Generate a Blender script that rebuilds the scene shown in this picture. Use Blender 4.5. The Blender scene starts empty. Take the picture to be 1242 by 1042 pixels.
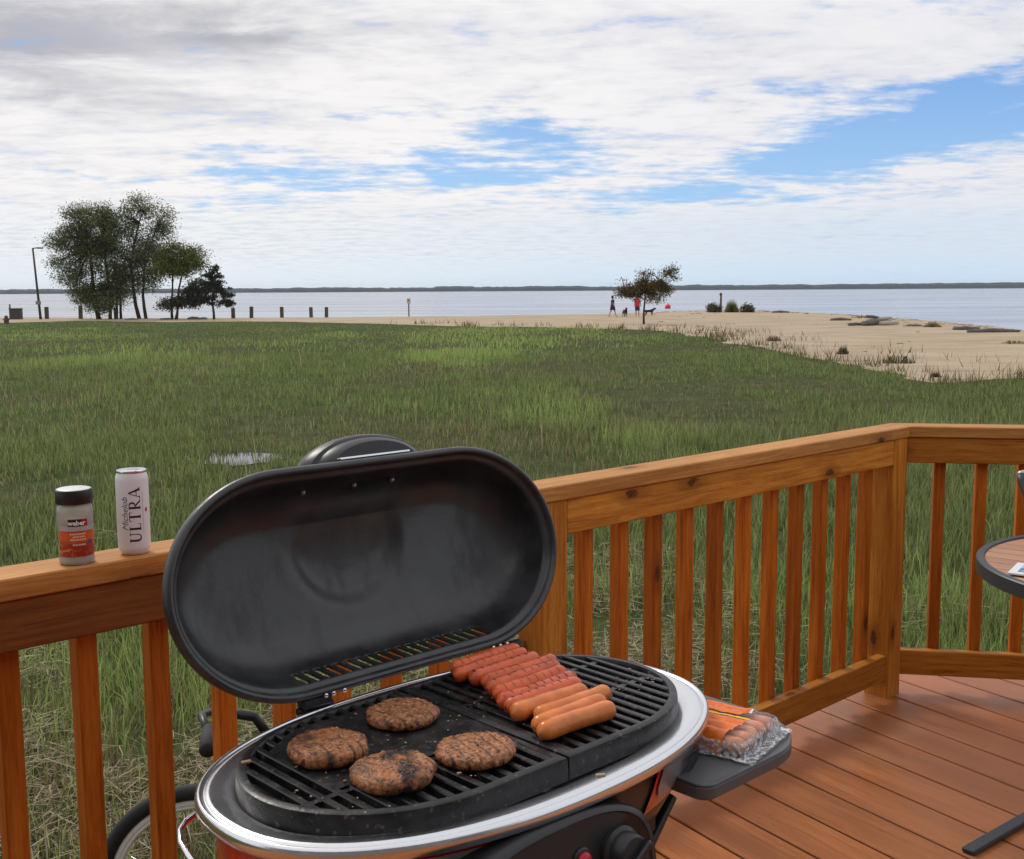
import bpy, math, random
import numpy as np
from mathutils import Vector, Matrix, noise as mn
random.seed(7); rng = np.random.default_rng(7)
R = math.radians
S = bpy.context.scene
COL = S.collection

# ------------------------------------------------------------------ node helpers
class NT:
    def __init__(s, tree): s.t = tree; s.n = tree.nodes; s.l = tree.links
    def node(s, typ, **kw):
        n = s.n.new(typ)
        for k, v in kw.items(): setattr(n, k, v)
        return n
    def put(s, sock, v):
        if isinstance(v, bpy.types.NodeSocket): s.l.new(v, sock)
        elif v is not None:
            if isinstance(v, (tuple, list)) and sock.type == 'RGBA' and len(v) == 3: v = (*v, 1)
            sock.default_value = v
    def math(s, op, a, b=None, c=None, clamp=False):
        n = s.node('ShaderNodeMath', operation=op, use_clamp=clamp)
        s.put(n.inputs[0], a)
        if b is not None: s.put(n.inputs[1], b)
        if c is not None: s.put(n.inputs[2], c)
        return n.outputs[0]
    def vmath(s, op, a, b=None):
        n = s.node('ShaderNodeVectorMath', operation=op); s.put(n.inputs[0], a)
        if b is not None: s.put(n.inputs[1], b)
        return n.outputs[0]
    def noise(s, vec, scale=5, detail=4, rough=.5, dist=0, out=0, dim='3D'):
        n = s.node('ShaderNodeTexNoise', noise_dimensions=dim); s.put(n.inputs['Vector'], vec)
        n.inputs['Scale'].default_value = scale; n.inputs['Detail'].default_value = detail
        n.inputs['Roughness'].default_value = rough; n.inputs['Distortion'].default_value = dist
        return n.outputs[out]
    def vor(s, vec, scale=5, feature='F1', rnd=1):
        n = s.node('ShaderNodeTexVoronoi', feature=feature); s.put(n.inputs['Vector'], vec)
        n.inputs['Scale'].default_value = scale; n.inputs['Randomness'].default_value = rnd
        return n
    def mapr(s, v, a, b, c=0, d=1, smooth=True):
        n = s.node('ShaderNodeMapRange', interpolation_type='SMOOTHSTEP' if smooth else 'LINEAR')
        s.put(n.inputs[0], v)
        for i, x in enumerate((a, b, c, d)): s.put(n.inputs[i+1], x)
        return n.outputs[0]
    def mix(s, f, a, b, mode='MIX'):
        n = s.node('ShaderNodeMix', data_type='RGBA', blend_type=mode)
        s.put(n.inputs[0], f); s.put(n.inputs[6], a); s.put(n.inputs[7], b); return n.outputs[2]
    def scale(s, vec, v):
        n = s.node('ShaderNodeMapping'); s.put(n.inputs[0], vec); n.inputs['Scale'].default_value = v; return n.outputs[0]
    def comb(s, x, y, z):
        n = s.node('ShaderNodeCombineXYZ')
        for i, v in enumerate((x, y, z)): s.put(n.inputs[i], v)
        return n.outputs[0]
    def sep(s, v):
        n = s.node('ShaderNodeSeparateXYZ'); s.put(n.inputs[0], v); return n.outputs
    def ramp(s, f, stops):
        n = s.node('ShaderNodeValToRGB'); s.put(n.inputs[0], f); cr = n.color_ramp
        while len(cr.elements) < len(stops): cr.elements.new(.5)
        for e, (p, c) in zip(cr.elements, stops): e.position = p; e.color = (*c, 1)
        return n.outputs[0]
    def bump(s, h, strength=.3, dist=.01, normal=None):
        n = s.node('ShaderNodeBump'); s.put(n.inputs['Height'], h)
        n.inputs['Strength'].default_value = strength; n.inputs['Distance'].default_value = dist
        if normal is not None: s.put(n.inputs['Normal'], normal)
        return n.outputs[0]

MATS = {}
def mat(name, fn=None, **kw):
    """Principled material; kw are input values; fn(nt, bsdf) wires the rest."""
    if name in MATS: return MATS[name]
    m = bpy.data.materials.new(name); m.use_nodes = True; nt = NT(m.node_tree)
    b = m.node_tree.nodes['Principled BSDF']
    for k, v in kw.items():
        nt.put(b.inputs[{'base': 'Base Color', 'rough': 'Roughness', 'metal': 'Metallic', 'spec': 'Specular IOR Level',
                         'trans': 'Transmission Weight', 'alpha': 'Alpha', 'coat': 'Coat Weight', 'sss': 'Subsurface Weight', 'ior': 'IOR'}[k]], v)
    if fn: fn(nt, b)
    MATS[name] = m; return m
def objc(nt): return nt.node('ShaderNodeTexCoord').outputs['Object']
def orand(nt): return nt.node('ShaderNodeObjectInfo').outputs['Random']
def isl(nt): return nt.node('ShaderNodeNewGeometry').outputs['Random Per Island']
def attr(nt, name, out='Color'):
    n = nt.node('ShaderNodeAttribute'); n.attribute_name = name; return n.outputs[out]

# ------------------------------------------------------------------ materials
def wood_fn(c_dark, c_mid, c_light, knots=True, island=False, wear=0.0, rough=.55):
    def f(nt, b):
        oc = objc(nt)
        rnd = isl(nt) if island else orand(nt)
        off = nt.comb(nt.math('MULTIPLY', rnd, 37.0), nt.math('MULTIPLY', rnd, 91.0), nt.math('MULTIPLY', rnd, 53.0))
        p = nt.vmath('ADD', oc, off)
        warp = nt.noise(nt.scale(p, (1.2, 5, 5)), 1.6, 3, .5, 0, 1)
        pw = nt.vmath('ADD', p, nt.vmath('MULTIPLY', nt.vmath('SUBTRACT', warp, (.5, .5, .5)), (.1, .035, .035)))
        grain = nt.noise(nt.scale(pw, (1.3, 30, 30)), 3, 5, .7)
        fine = nt.noise(nt.scale(pw, (6, 240, 240)), 3, 3, .7)
        broad = nt.noise(nt.scale(p, (1.0, 4, 4)), 2.2, 3, .5)
        g = nt.math('ADD', nt.math('MULTIPLY', grain, .7), nt.math('MULTIPLY', fine, .3))
        c = nt.ramp(g, [(.36, c_dark), (.5, c_mid), (.63, c_light)])
        c = nt.mix(nt.mapr(broad, .35, .7, 0, .45), c, tuple(x*.62 for x in c_mid))
        tone = nt.mapr(rnd, 0, 1, .74, 1.12, False)
        c = nt.mix(1.0, c, nt.comb(tone, tone, tone), 'MULTIPLY')
        h = g
        if knots:
            px_, py_, pz_ = nt.sep(p)[:3]
            v = nt.vor(nt.comb(nt.math('MULTIPLY', px_, 4.2), nt.math('MULTIPLY', nt.math('ADD', py_, pz_), 10.0), 0.0), 1.0); v.voronoi_dimensions = '2D'
            cr = nt.sep(v.outputs['Color'])[0]
            d = nt.math('ADD', v.outputs['Distance'], nt.math('MULTIPLY', nt.math('SUBTRACT', nt.noise(p, 45, 4, .7), .35), .22))
            k = nt.math('MULTIPLY', nt.mapr(d, .10, .17, 1, 0), nt.math('GREATER_THAN', cr, .87))
            k2 = nt.math('MULTIPLY', nt.mapr(d, .15, .42, .45, 0), nt.math('GREATER_THAN', cr, .87))
            c = nt.mix(k2, c, tuple(x*.5 for x in c_dark))
            c = nt.mix(nt.math('MULTIPLY', k, .85), c, nt.mix(nt.mapr(nt.noise(p, 160, 3), .4, .6), (.03, .010, .005), (.12, .035, .01)))
            crk = nt.math('MULTIPLY', nt.mapr(nt.noise(nt.scale(pw, (2.2, 90, 90)), 1.5, 2, .5), .70, .76), nt.mapr(nt.noise(nt.scale(p, (2, 6, 6)), 2, 2), .5, .6))
            c = nt.mix(nt.math('MULTIPLY', crk, .65), c, tuple(x*.25 for x in c_dark))
        if wear:
            w = nt.noise(nt.vmath('ADD', oc, (3.1, 1.7, 0)), 2.3, 5, .6)
            c = nt.mix(nt.mapr(w, .5, .72, 0, wear), c, (.40, .22, .12))
        nt.put(b.inputs['Base Color'], c)
        b.inputs['Specular IOR Level'].default_value = .2 if not island else .36
        nt.put(b.inputs['Roughness'], nt.mapr(grain, .3, .7, rough-.1, rough+.15, False))
        nt.put(b.inputs['Normal'], nt.bump(h, .35, .002))
    return f
M_RAIL = mat('stained_rail_wood', wood_fn((.28, .082, .008), (.52, .19, .022), (.64, .27, .045)))
M_BAL = mat('stained_baluster_wood', wood_fn((.29, .06, .005), (.53, .14, .010), (.64, .21, .024)))
M_CAP = mat('cap_rail_wood', wood_fn((.38, .145, .03), (.58, .25, .062), (.70, .37, .13)))
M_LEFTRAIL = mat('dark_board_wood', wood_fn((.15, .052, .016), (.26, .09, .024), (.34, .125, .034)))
M_DECK = mat('deck_board_wood', wood_fn((.33, .10, .027), (.45, .15, .043), (.53, .19, .06), knots=False, island=True, wear=.34, rough=.42))

def grime_fn(nt, b):
    oc = objc(nt); n = nt.noise(oc, 38, 5, .6); n2 = nt.noise(oc, 9, 4, .6)
    f = nt.math('MULTIPLY', attr(nt, 'grime', 'Fac'), nt.mapr(nt.math('ADD', n, nt.math('MULTIPLY', n2, .8)), .55, 1.05, .55, 1.1), clamp=True)
    nt.put(b.inputs['Base Color'], nt.mix(f, (.80, .81, .84), nt.mix(nt.mapr(n2, .45, .65), (.055, .052, .05), (.12, .085, .055))))
    nt.put(b.inputs['Metallic'], nt.mapr(f, 0, 1, 1, .25)); nt.put(b.inputs['Roughness'], nt.math('ADD', nt.mapr(f, 0, 1, .16, .45), nt.math('MULTIPLY', n2, .12)))
    nt.put(b.inputs['Normal'], nt.bump(n, .12, .002))
M_TRAY = mat('polished_steel_tray', grime_fn)
M_CHROME = mat('chrome', base=(.78, .79, .81), metal=1., rough=.14)
def enamel_fn(nt, b):
    oc = objc(nt); n = nt.noise(oc, 14, 5, .6); m = nt.noise(oc, 160, 2)
    nt.put(b.inputs['Base Color'], nt.mix(nt.mapr(n, .4, .7), (.013, .014, .016), (.034, .036, .040)))
    g = nt.mapr(nt.noise(nt.scale(oc, (22, 7, 7)), 1, 5, .7), .48, .66); nt.put(b.inputs['Roughness'], nt.math('ADD', nt.mapr(n, .3, .7, .30, .46, False), nt.math('MULTIPLY', g, .14))); nt.put(b.inputs['Normal'], nt.bump(nt.math('ADD', m, nt.math('MULTIPLY', n, 1.5)), .14, .0014))
M_ENAMEL = mat('black_enamel', enamel_fn, spec=.8)
M_LIDRED = mat('red_enamel', base=(.42, .012, .012), rough=.2, coat=.5)
M_RED = mat('red_painted_end', base=(.55, .012, .014), rough=.3, coat=.4)
M_BLACKPL = mat('black_plastic', base=(.016, .016, .018), rough=.38)
def iron_fn(nt, b):
    oc = objc(nt); n = nt.noise(oc, 26, 5, .62); m = nt.noise(oc, 210, 3); s = nt.noise(oc, 90, 2)
    c = nt.mix(nt.mapr(n, .42, .66), (.008, .008, .009), (.024, .022, .021))
    c = nt.mix(nt.mapr(s, .62, .72, 0, .55), c, (.15, .135, .12))
    nt.put(b.inputs['Base Color'], c); nt.put(b.inputs['Roughness'], nt.mapr(n, .3, .7, .22, .5, False))
    nt.put(b.inputs['Normal'], nt.bump(nt.math('ADD', m, nt.math('MULTIPLY', n, .8)), .3, .0015))
M_IRON = mat('greasy_cast_iron', iron_fn, spec=.42)
M_SHELF = mat('grey_textured_plastic', lambda nt, b: (nt.put(b.inputs['Base Color'], nt.mix(nt.noise(objc(nt), 9, 4), (.075, .077, .08), (.12, .12, .125))),
              nt.put(b.inputs['Normal'], nt.bump(nt.noise(objc(nt), 400, 2), .3, .001))), rough=.5)
M_STEELB = mat('dark_steel', base=(.03, .03, .033), rough=.35, metal=.6)

def burger_fn(nt, b):
    oc = objc(nt); s = nt.sep(oc)
    off = nt.math('MULTIPLY', orand(nt), 30); p = nt.vmath('ADD', oc, nt.comb(off, off, off))
    v = nt.vor(p, 150); n = nt.noise(p, 190, 4, .6); big = nt.noise(p, 22, 4, .6)
    c = nt.ramp(nt.math('ADD', nt.math('MULTIPLY', n, .75), nt.math('MULTIPLY', nt.noise(p, 240, 3, .6), .25)),
                [(.33, (.06, .02, .009)), (.44, (.26, .095, .036)), (.54, (.44, .18, .075)), (.68, (.64, .34, .17))])
    char = attr(nt, 'char', 'Fac')
    stripe = nt.math('SINE', nt.math('ADD', nt.math('MULTIPLY', s[0], 6.283/.0145), nt.math('MULTIPLY', big, 3)))
    st = nt.math('MULTIPLY', nt.mapr(stripe, .45, .95, 0, .75), nt.mapr(nt.noise(p, 40, 3), .38, .6))
    c = nt.mix(st, c, (.032, .012, .008))
    c = nt.mix(nt.math('MULTIPLY', nt.mapr(nt.math('ADD', big, nt.math('MULTIPLY', n, .25)), .52, .68), char), c, (.018, .009, .009))
    c = nt.mix(nt.math('MULTIPLY', nt.mapr(nt.noise(nt.vmath('ADD', p, (5., 2., 1.)), 28, 3), .54, .66, 0, .8), char), c, (.50, .17, .045))
    nt.put(b.inputs['Base Color'], c); nt.put(b.inputs['Roughness'], nt.mapr(nt.noise(p, 60, 2), .4, .62, .18, .55))
    nt.put(b.inputs['Normal'], nt.bump(nt.math('ADD', n, nt.math('MULTIPLY', v.outputs['Distance'], .25)), .9, .003))
M_BURGER = mat('browned_ground_beef', burger_fn, spec=.32, sss=.0)
def sausage_fn(red, grilled):
    def f(nt, b):
        oc = objc(nt); s = nt.sep(oc); off = nt.math('MULTIPLY', orand(nt), 30)
        p = nt.vmath('ADD', oc, nt.comb(off, off, off)); n = nt.noise(p, 30, 4, .6)
        c = nt.mix(nt.mapr(n, .35, .7), red, tuple(x*.72 for x in red))
        if grilled:
            ph = nt.math('ADD', nt.math('MULTIPLY', s[0], 6.283/.0152), nt.math('MULTIPLY', orand(nt), 6))
            st = nt.math('MULTIPLY', nt.mapr(nt.math('SINE', ph), .55, .9), nt.mapr(nt.noise(p, 60, 3), .36, .52))
            yb = nt.math('ADD', s[1], nt.math('MULTIPLY', nt.math('SUBTRACT', orand(nt), .5), .012))
            band = nt.mapr(nt.math('ABSOLUTE', nt.math('ADD', yb, .001)), .002, .007, 1, 0)
            c = nt.mix(nt.math('MULTIPLY', nt.math('MULTIPLY', st, band), .95 if grilled > 1 else .5), c, (.05, .012, .008))
        nt.put(b.inputs['Base Color'], c); nt.put(b.inputs['Roughness'], nt.mapr(nt.noise(p, 55, 3), .35, .65, .16, .42)); nt.put(b.inputs['Normal'], nt.bump(nt.noise(p, 110, 4), .3, .0013))
    return f
M_DOGRED = mat('grilled_red_sausage', sausage_fn((.80, .135, .032), 1), rough=.27, sss=.0)
M_DOGCHAR = mat('char_striped_sausage', sausage_fn((.74, .13, .042), 2), rough=.3)
M_DOGRAW = mat('orange_sausage', sausage_fn((.80, .23, .05), 0), rough=.34)
M_DOGPACK = mat('pale_packed_sausage', sausage_fn((.92, .40, .22), 0), rough=.35)

# ------------------------------------------------------------------ mesh helpers
class MB:
    def __init__(s): s.v = []; s.f = []; s.m = []; s.at = []
    def add(s, vs, fs, mi=0, a=0.0):
        o = len(s.v); s.v += [tuple(v) for v in vs]; s.f += [tuple(i+o for i in f) for f in fs]
        s.m += [mi]*len(fs); s.at += ([a]*len(vs) if not hasattr(a, '__len__') else list(a)); return o
    def box(s, c, size, rot=None, ch=0.0, mi=0):
        hx, hy, hz = (x/2 for x in size)
        if ch <= 0:
            vs = [Vector((x, y, z)) for x in (-hx, hx) for y in (-hy, hy) for z in (-hz, hz)]
            fs = [(0, 1, 3, 2), (4, 6, 7, 5), (0, 4, 5, 1), (2, 3, 7, 6), (0, 2, 6, 4), (1, 5, 7, 3)]
        else:
            ch = min(ch, hx*.45, hy*.45, hz*.45)
            octo = lambda y, z, q: [(-y+q, -z), (y-q, -z), (y, -z+q), (y, z-q), (y-q, z), (-y+q, z), (-y, z-q), (-y, -z+q)]
            vs = []; fs = []
            for x, P in ((-hx, octo(hy-ch, hz-ch, ch*.4)), (-hx+ch, octo(hy, hz, ch)), (hx-ch, octo(hy, hz, ch)), (hx, octo(hy-ch, hz-ch, ch*.4))):
                vs += [Vector((x, y, z)) for y, z in P]
            for r in range(3):
                for i in range(8):
                    j = (i+1) % 8; fs.append((r*8+i, r*8+j, r*8+8+j, r*8+8+i))
            fs.append(tuple(range(7, -1, -1))); fs.append(tuple(range(24, 32)))
        c = Vector(c)
        if rot is not None: vs = [rot @ v for v in vs]
        s.add([v+c for v in vs], fs, mi)
    def tube(s, path, r, seg=10, cap=True, mi=0, sy=1.0):
        path = [Vector(p) for p in path]; n = len(path)
        rs = r if hasattr(r, '__len__') else [r]*n
        vs = []; prev = None
        for i, p in enumerate(path):
            t = (path[min(i+1, n-1)]-path[max(i-1, 0)])
            t = t.normalized() if t.length > 1e-9 else Vector((0, 0, 1))
            if prev is None:
                a = Vector((0, 0, 1)) if abs(t.z) < .9 else Vector((1, 0, 0)); x = t.cross(a).normalized()
            else:
                x = (prev-t*prev.dot(t)).normalized()
            prev = x; y = t.cross(x)
            for k in range(seg):
                w = 2*math.pi*k/seg; vs.append(p+x*math.cos(w)*rs[i]+y*math.sin(w)*rs[i]*sy)
        fs = []
        for i in range(n-1):
            for k in range(seg):
                j = (k+1) % seg; fs.append((i*seg+k, i*seg+j, (i+1)*seg+j, (i+1)*seg+k))
        if cap: fs.append(tuple(range(seg-1, -1, -1))); fs.append(tuple((n-1)*seg+k for k in range(seg)))
        s.add(vs, fs, mi)
    def lathe(s, prof, seg=32, c=(0, 0, 0), mi=0, cap=True):
        vs = []; fs = []; n = len(prof)
        for r, z in prof:
            for k in range(seg):
                w = 2*math.pi*k/seg; vs.append((c[0]+r*math.cos(w), c[1]+r*math.sin(w), c[2]+z))
        for i in range(n-1):
            for k in range(seg):
                j = (k+1) % seg; fs.append((i*seg+k, i*seg+j, (i+1)*seg+j, (i+1)*seg+k))
        if cap: fs.append(tuple(range(seg-1, -1, -1))); fs.append(tuple((n-1)*seg+k for k in range(seg)))
        s.add(vs, fs, mi)
    def loft(s, loops, closed=True, cap0=False, cap1=False, mi=0, ats=None):
        n = len(loops[0]); vs = [p for L in loops for p in L]; fs = []
        for i in range(len(loops)-1):
            for k in range(n if closed else n-1):
                j = (k+1) % n; fs.append((i*n+k, i*n+j, (i+1)*n+j, (i+1)*n+k))
        if cap0: fs.append(tuple(range(n-1, -1, -1)))
        if cap1: fs.append(tuple((len(loops)-1)*n+k for k in range(n)))
        a = 0.0
        if ats is not None: a = [x for x in ats for _ in range(n)]
        s.add(vs, fs, mi, a)
    def prism(s, poly, z0, z1, mi=0, ch=0.0):
        n = len(poly)
        if ch:
            cx = sum(p[0] for p in poly)/n; cy = sum(p[1] for p in poly)/n
            def ins(d):
                out = []
                for i in range(n):
                    a = Vector(poly[i-1]); b_ = Vector(poly[i]); c = Vector(poly[(i+1) % n])
                    n1 = (b_-a).normalized(); n2 = (c-b_).normalized()
                    m = Vector((-n1.y-n2.y, n1.x+n2.x)); m.normalize()
                    k = max(.3, abs(m.dot(Vector((-n1.y, n1.x))))); out.append(b_+m*d/k)
                return out
            I = ins(ch)
            s.loft([[(*p, z0) for p in I], [(*p, z0+ch) for p in poly], [(*p, z1-ch) for p in poly], [(*p, z1) for p in I]], cap0=True, cap1=True, mi=mi)
        else:
            s.loft([[(*p, z0) for p in poly], [(*p, z1) for p in poly]], cap0=True, cap1=True, mi=mi)
    def build(s, name, mats, parent=None, smooth=False, attr_name=None, loc=None, rot=None, autos=None):
        me = bpy.data.meshes.new(name); me.from_pydata(s.v, [], s.f); me.update()
        if not isinstance(mats, (list, tuple)): mats = [mats]
        for m in mats: me.materials.append(m)
        if len(mats) > 1: me.polygons.foreach_set('material_index', s.m)
        if attr_name:
            a = me.attributes.new(attr_name, 'FLOAT', 'POINT'); a.data.foreach_set('value', s.at)
        if smooth:
            me.polygons.foreach_set('use_smooth', [True]*len(me.polygons))
            if autos: me.set_sharp_from_angle(angle=R(autos))
        o = bpy.data.objects.new(name, me); COL.objects.link(o)
        if parent: o.parent = parent
        if loc is not None: o.location = loc
        if rot is not None: o.rotation_euler = rot
        return o
def tag(o, label=None, cat=None, group=None, kind=None):
    if label: o['label'] = label
    if cat: o['category'] = cat
    if group: o['group'] = group
    if kind: o['kind'] = kind
    return o
def empty(name, loc, rz=0, label=None, cat=None, group=None, parent=None):
    o = bpy.data.objects.new(name, None); COL.objects.link(o); o.empty_display_size = .1
    o.location = loc; o.rotation_euler = (0, 0, rz)
    if parent: o.parent = parent
    return tag(o, label, cat, group)
def fast_mesh(name, V, F, k, mats, colors=None, parent=None, smooth=False):
    """V (n,3), F (m,k) numpy -> mesh object; colors (n,3) point colours."""
    me = bpy.data.meshes.new(name); me.vertices.add(len(V)); me.vertices.foreach_set('co', V.astype(np.float32).ravel())
    me.loops.add(F.size); me.loops.foreach_set('vertex_index', F.astype(np.int32).ravel())
    me.polygons.add(len(F)); me.polygons.foreach_set('loop_start', np.arange(0, F.size, k, dtype=np.int32))
    me.update(calc_edges=True)
    for m in (mats if isinstance(mats, (list, tuple)) else [mats]): me.materials.append(m)
    if colors is not None:
        ca = me.color_attributes.new('Col', 'FLOAT_COLOR', 'POINT')
        ca.data.foreach_set('color', np.c_[colors, np.ones(len(V))].astype(np.float32).ravel())
    if smooth: me.polygons.foreach_set('use_smooth', np.ones(len(F), dtype=bool))
    o = bpy.data.objects.new(name, me); COL.objects.link(o)
    if parent: o.parent = parent
    return o
def sup(a, b, n, t):
    c, s_ = math.cos(t), math.sin(t)
    r = (abs(c)**n*a**-n + abs(s_)**n*b**-n)**(-1/n)
    return r*c, r*s_
def suploop(a, b, n, z, N=96, c=(0, 0)):
    # points evenly spread by arc on the superellipse
    M = 720; P = [sup(a, b, n, 2*math.pi*i/M) for i in range(M)]
    L = [0]
    for i in range(M): L.append(L[-1]+math.dist(P[i], P[(i+1) % M]))
    out = []; j = 0
    for k in range(N):
        t = L[-1]*k/N
        while L[j+1] < t: j += 1
        f = (t-L[j])/(L[j+1]-L[j]); p, q = P[j], P[(j+1) % M]
        out.append((c[0]+p[0]+(q[0]-p[0])*f, c[1]+p[1]+(q[1]-p[1])*f, z))
    return out
def stad(a, b, c, t):
    # stadium: straight sides of half length c, elliptical ends (a-c) x b ; t in 0..2pi measured as a curve parameter
    x, y = math.cos(t), math.sin(t)
    L = math.pi/2*((a-c)+b)/2*1.0; q = c/(L+c); u = (t % (2*math.pi))/(math.pi/2); k = int(u) % 4; f = u-int(u)
    if k % 2: f = 1-f
    if f < 1-q: w = f/(1-q)*math.pi/2; px, py = c+(a-c)*math.cos(w), b*math.sin(w)
    else: px, py = c*(1-(f-(1-q))/q), b
    return (px if k in (0, 3) else -px), (py if k in (0, 1) else -py)
def stadloop(a, b, c, z, N=96, s_=1.0): return [(p[0]*s_, p[1]*s_, z) for p in (stad(a, b, c, 2*math.pi*i/N) for i in range(N))]
def text_mesh(txt, size, shear=0.0, bold=0.0):
    cu = bpy.data.curves.new('t', 'FONT'); cu.body = txt; cu.size = size; cu.shear = shear; cu.offset = bold; cu.fill_mode = 'FRONT'; cu.resolution_u = 2
    ob = bpy.data.objects.new('t', cu); COL.objects.link(ob)
    dg = bpy.context.evaluated_depsgraph_get(); me = bpy.data.meshes.new_from_object(ob.evaluated_get(dg))
    vs = [v.co.copy() for v in me.vertices]; fs = [tuple(p.vertices) for p in me.polygons]
    bpy.data.objects.remove(ob); bpy.data.curves.remove(cu); bpy.data.meshes.remove(me)
    x0 = min(v.x for v in vs); x1 = max(v.x for v in vs); y0 = min(v.y for v in vs); y1 = max(v.y for v in vs)
    vs = [Vector((v.x-(x0+x1)/2, v.y-(y0+y1)/2, 0)) for v in vs]
    return vs, fs, x1-x0, y1-y0

# ------------------------------------------------------------------ camera
H = 1.445; FPX = 1400.0; TH = math.atan(169/FPX); ROLL = R(.33)
Fw = Vector((0, math.cos(TH), -math.sin(TH))); R0 = Vector((1, 0, 0)); U0 = R0.cross(Fw)
Rc = R0*math.cos(ROLL)-U0*math.sin(ROLL); Uc = R0*math.sin(ROLL)+U0*math.cos(ROLL)
cam = bpy.data.cameras.new('camera'); co = bpy.data.objects.new('camera', cam); COL.objects.link(co)
m = Matrix((Rc, Uc, -Fw)).transposed().to_4x4(); m.translation = (0, 0, H); co.matrix_world = m
cam.sensor_fit = 'HORIZONTAL'; cam.sensor_width = 36; cam.lens = 36*FPX/1242; cam.clip_start = .05; cam.clip_end = 12000
S.camera = co
def at(x, y, Y):
    """world point seen at photo position (x, y) at ground distance Y - used for measuring far things"""
    d = Fw+Rc*((x-621)/FPX)-Uc*((y-521)/FPX); t = Y/d.y
    return Vector((0, 0, H))+d*t
GZ = -.7
def gd(x, y, z=GZ):
    d = Fw+Rc*((x-621)/FPX)-Uc*((y-521)/FPX); t = (z-H)/d.z
    return Vector((0, 0, H))+d*t

# ------------------------------------------------------------------ sky + sun
SUN_AZ, SUN_EL = -38, 42     # degrees; azimuth from +Y towards +X
w = bpy.data.worlds.new('World'); S.world = w; w.use_nodes = True
nt = NT(w.node_tree); bg = w.node_tree.nodes['Background']
sky = nt.node('ShaderNodeTexSky', sky_type='NISHITA'); sky.sun_disc = False
sky.sun_elevation = R(SUN_EL); sky.sun_rotation = R(SUN_AZ); sky.dust_density = .6; sky.ozone_density = 2.0
gen = nt.node('ShaderNodeTexCoord').outputs['Generated']
dx, dy, dz = nt.sep(nt.vmath('NORMALIZE', gen))[:3]
az = nt.math('ARCTAN2', dx, dy); el = nt.math('ARCSINE', dz)
zz = nt.math('ADD', nt.math('MAXIMUM', dz, 0.0), .085)
q = nt.comb(nt.math('DIVIDE', dx, zz), nt.math('DIVIDE', dy, zz), 0.0)
n_big = nt.noise(nt.scale(q, (.32, .55, 1)), 1.0, 3, .55, 0, dim='2D')
n_mid = nt.noise(nt.vmath('ADD', nt.scale(q, (1.5, 2.2, 1)), (7.3, 2.1, 0)), 1.0, 6, .62, .25, dim='2D')
n_fin = nt.noise(nt.vmath('ADD', nt.scale(q, (6.5, 8.5, 1)), (1.3, 9.1, 0)), 1.0, 4, .62, 0, dim='2D')
wv = nt.noise(nt.comb(nt.math('MULTIPLY', az, 9), nt.math('MULTIPLY', el, 30), 0), 1.0, 3, .6, 0, 1, dim='2D')
ws = nt.sep(nt.vmath('SUBTRACT', wv, (.5, .5, .5)))
azw = nt.math('ADD', az, nt.math('MULTIPLY', ws[0], .15)); elw = nt.math('ADD', el, nt.math('MULTIPLY', ws[1], .034))
def blob(px, py, rx, ry, k, tilt=0.0):
    a0 = math.atan((px-621)/1400); e0 = math.atan((521-py)/1400)-TH
    u_ = nt.math('SUBTRACT', azw, a0); v_ = nt.math('SUBTRACT', elw, e0)
    if tilt: v_ = nt.math('SUBTRACT', v_, nt.math('MULTIPLY', u_, tilt))
    u_ = nt.math('DIVIDE', u_, rx/1400); v_ = nt.math('DIVIDE', v_, ry/1400)
    r2 = nt.math('ADD', nt.math('MULTIPLY', u_, u_), nt.math('MULTIPLY', v_, v_))
    return nt.math('MULTIPLY', nt.math('EXPONENT', nt.math('MULTIPLY', r2, -1.0)), k)
def total(L):
    s_ = L[0]
    for x in L[1:]: s_ = nt.math('ADD', s_, x)
    return s_
blue = total([blob(1130, 165, 190, 44, 1.25, .05), blob(965, 208, 200, 22, 1.1, .12), blob(1220, 125, 70, 26, .8),
              blob(640, 165, 90, 30, .95), blob(440, 212, 150, 20, .5), blob(560, 185, 60, 14, .35), blob(640, 205, 120, 14, .8, .05), blob(800, 240, 230, 9, .8), blob(330, 225, 100, 16, .72),
              blob(280, 248, 55, 8, .55), blob(450, 132, 110, 5, .6), blob(330, 185, 60, 8, .6), blob(100, 222, 90, 5, .6), blob(560, 215, 90, 8, .6),
              blob(1105, 20, 70, 26, .65), blob(970, 20, 30, 10, .4), blob(5, 262, 28, 6, .7), blob(980, 118, 150, 7, .5), blob(1160, 0, 90, 12, .3)])
bf = nt.math('ADD', blue, nt.math('MULTIPLY', nt.math('SUBTRACT', n_mid, .5), 1.9))
bf = nt.math('ADD', bf, nt.math('MULTIPLY', nt.math('SUBTRACT', n_fin, .5), 1.5))
inview = nt.mapr(nt.math('ABSOLUTE', az), .6, 1.0)          # elsewhere: ordinary broken cloud
bf = nt.math('ADD', bf, nt.math('MULTIPLY', nt.math('MULTIPLY', nt.math('SUBTRACT', n_big, .42), 1.6), inview))
gap = nt.mapr(bf, .22, 1.25)
grey = total([blob(60, 45, 260, 65, .95), blob(300, 40, 70, 30, .55), blob(120, 130, 130, 14, .45), blob(440, 50, 70, 22, .35), blob(1150, 40, 260, 60, .35), blob(20, 100, 60, 30, .4)])
gm = nt.math('MULTIPLY', grey, nt.mapr(nt.math('ADD', nt.math('MULTIPLY', n_mid, .6), nt.math('MULTIPLY', n_big, .4)), .36, .62))
cl = nt.mix(nt.mapr(nt.math('ADD', nt.math('MULTIPLY', n_fin, .45), nt.math('MULTIPLY', n_mid, .55)), .38, .66, 0, .8), (8.6, 8.4, 8.35), (6.9, 6.9, 7.3))
cl = nt.mix(nt.math('MULTIPLY', gm, .95, clamp=True), cl, (4.1, 4.15, 4.6))
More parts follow.
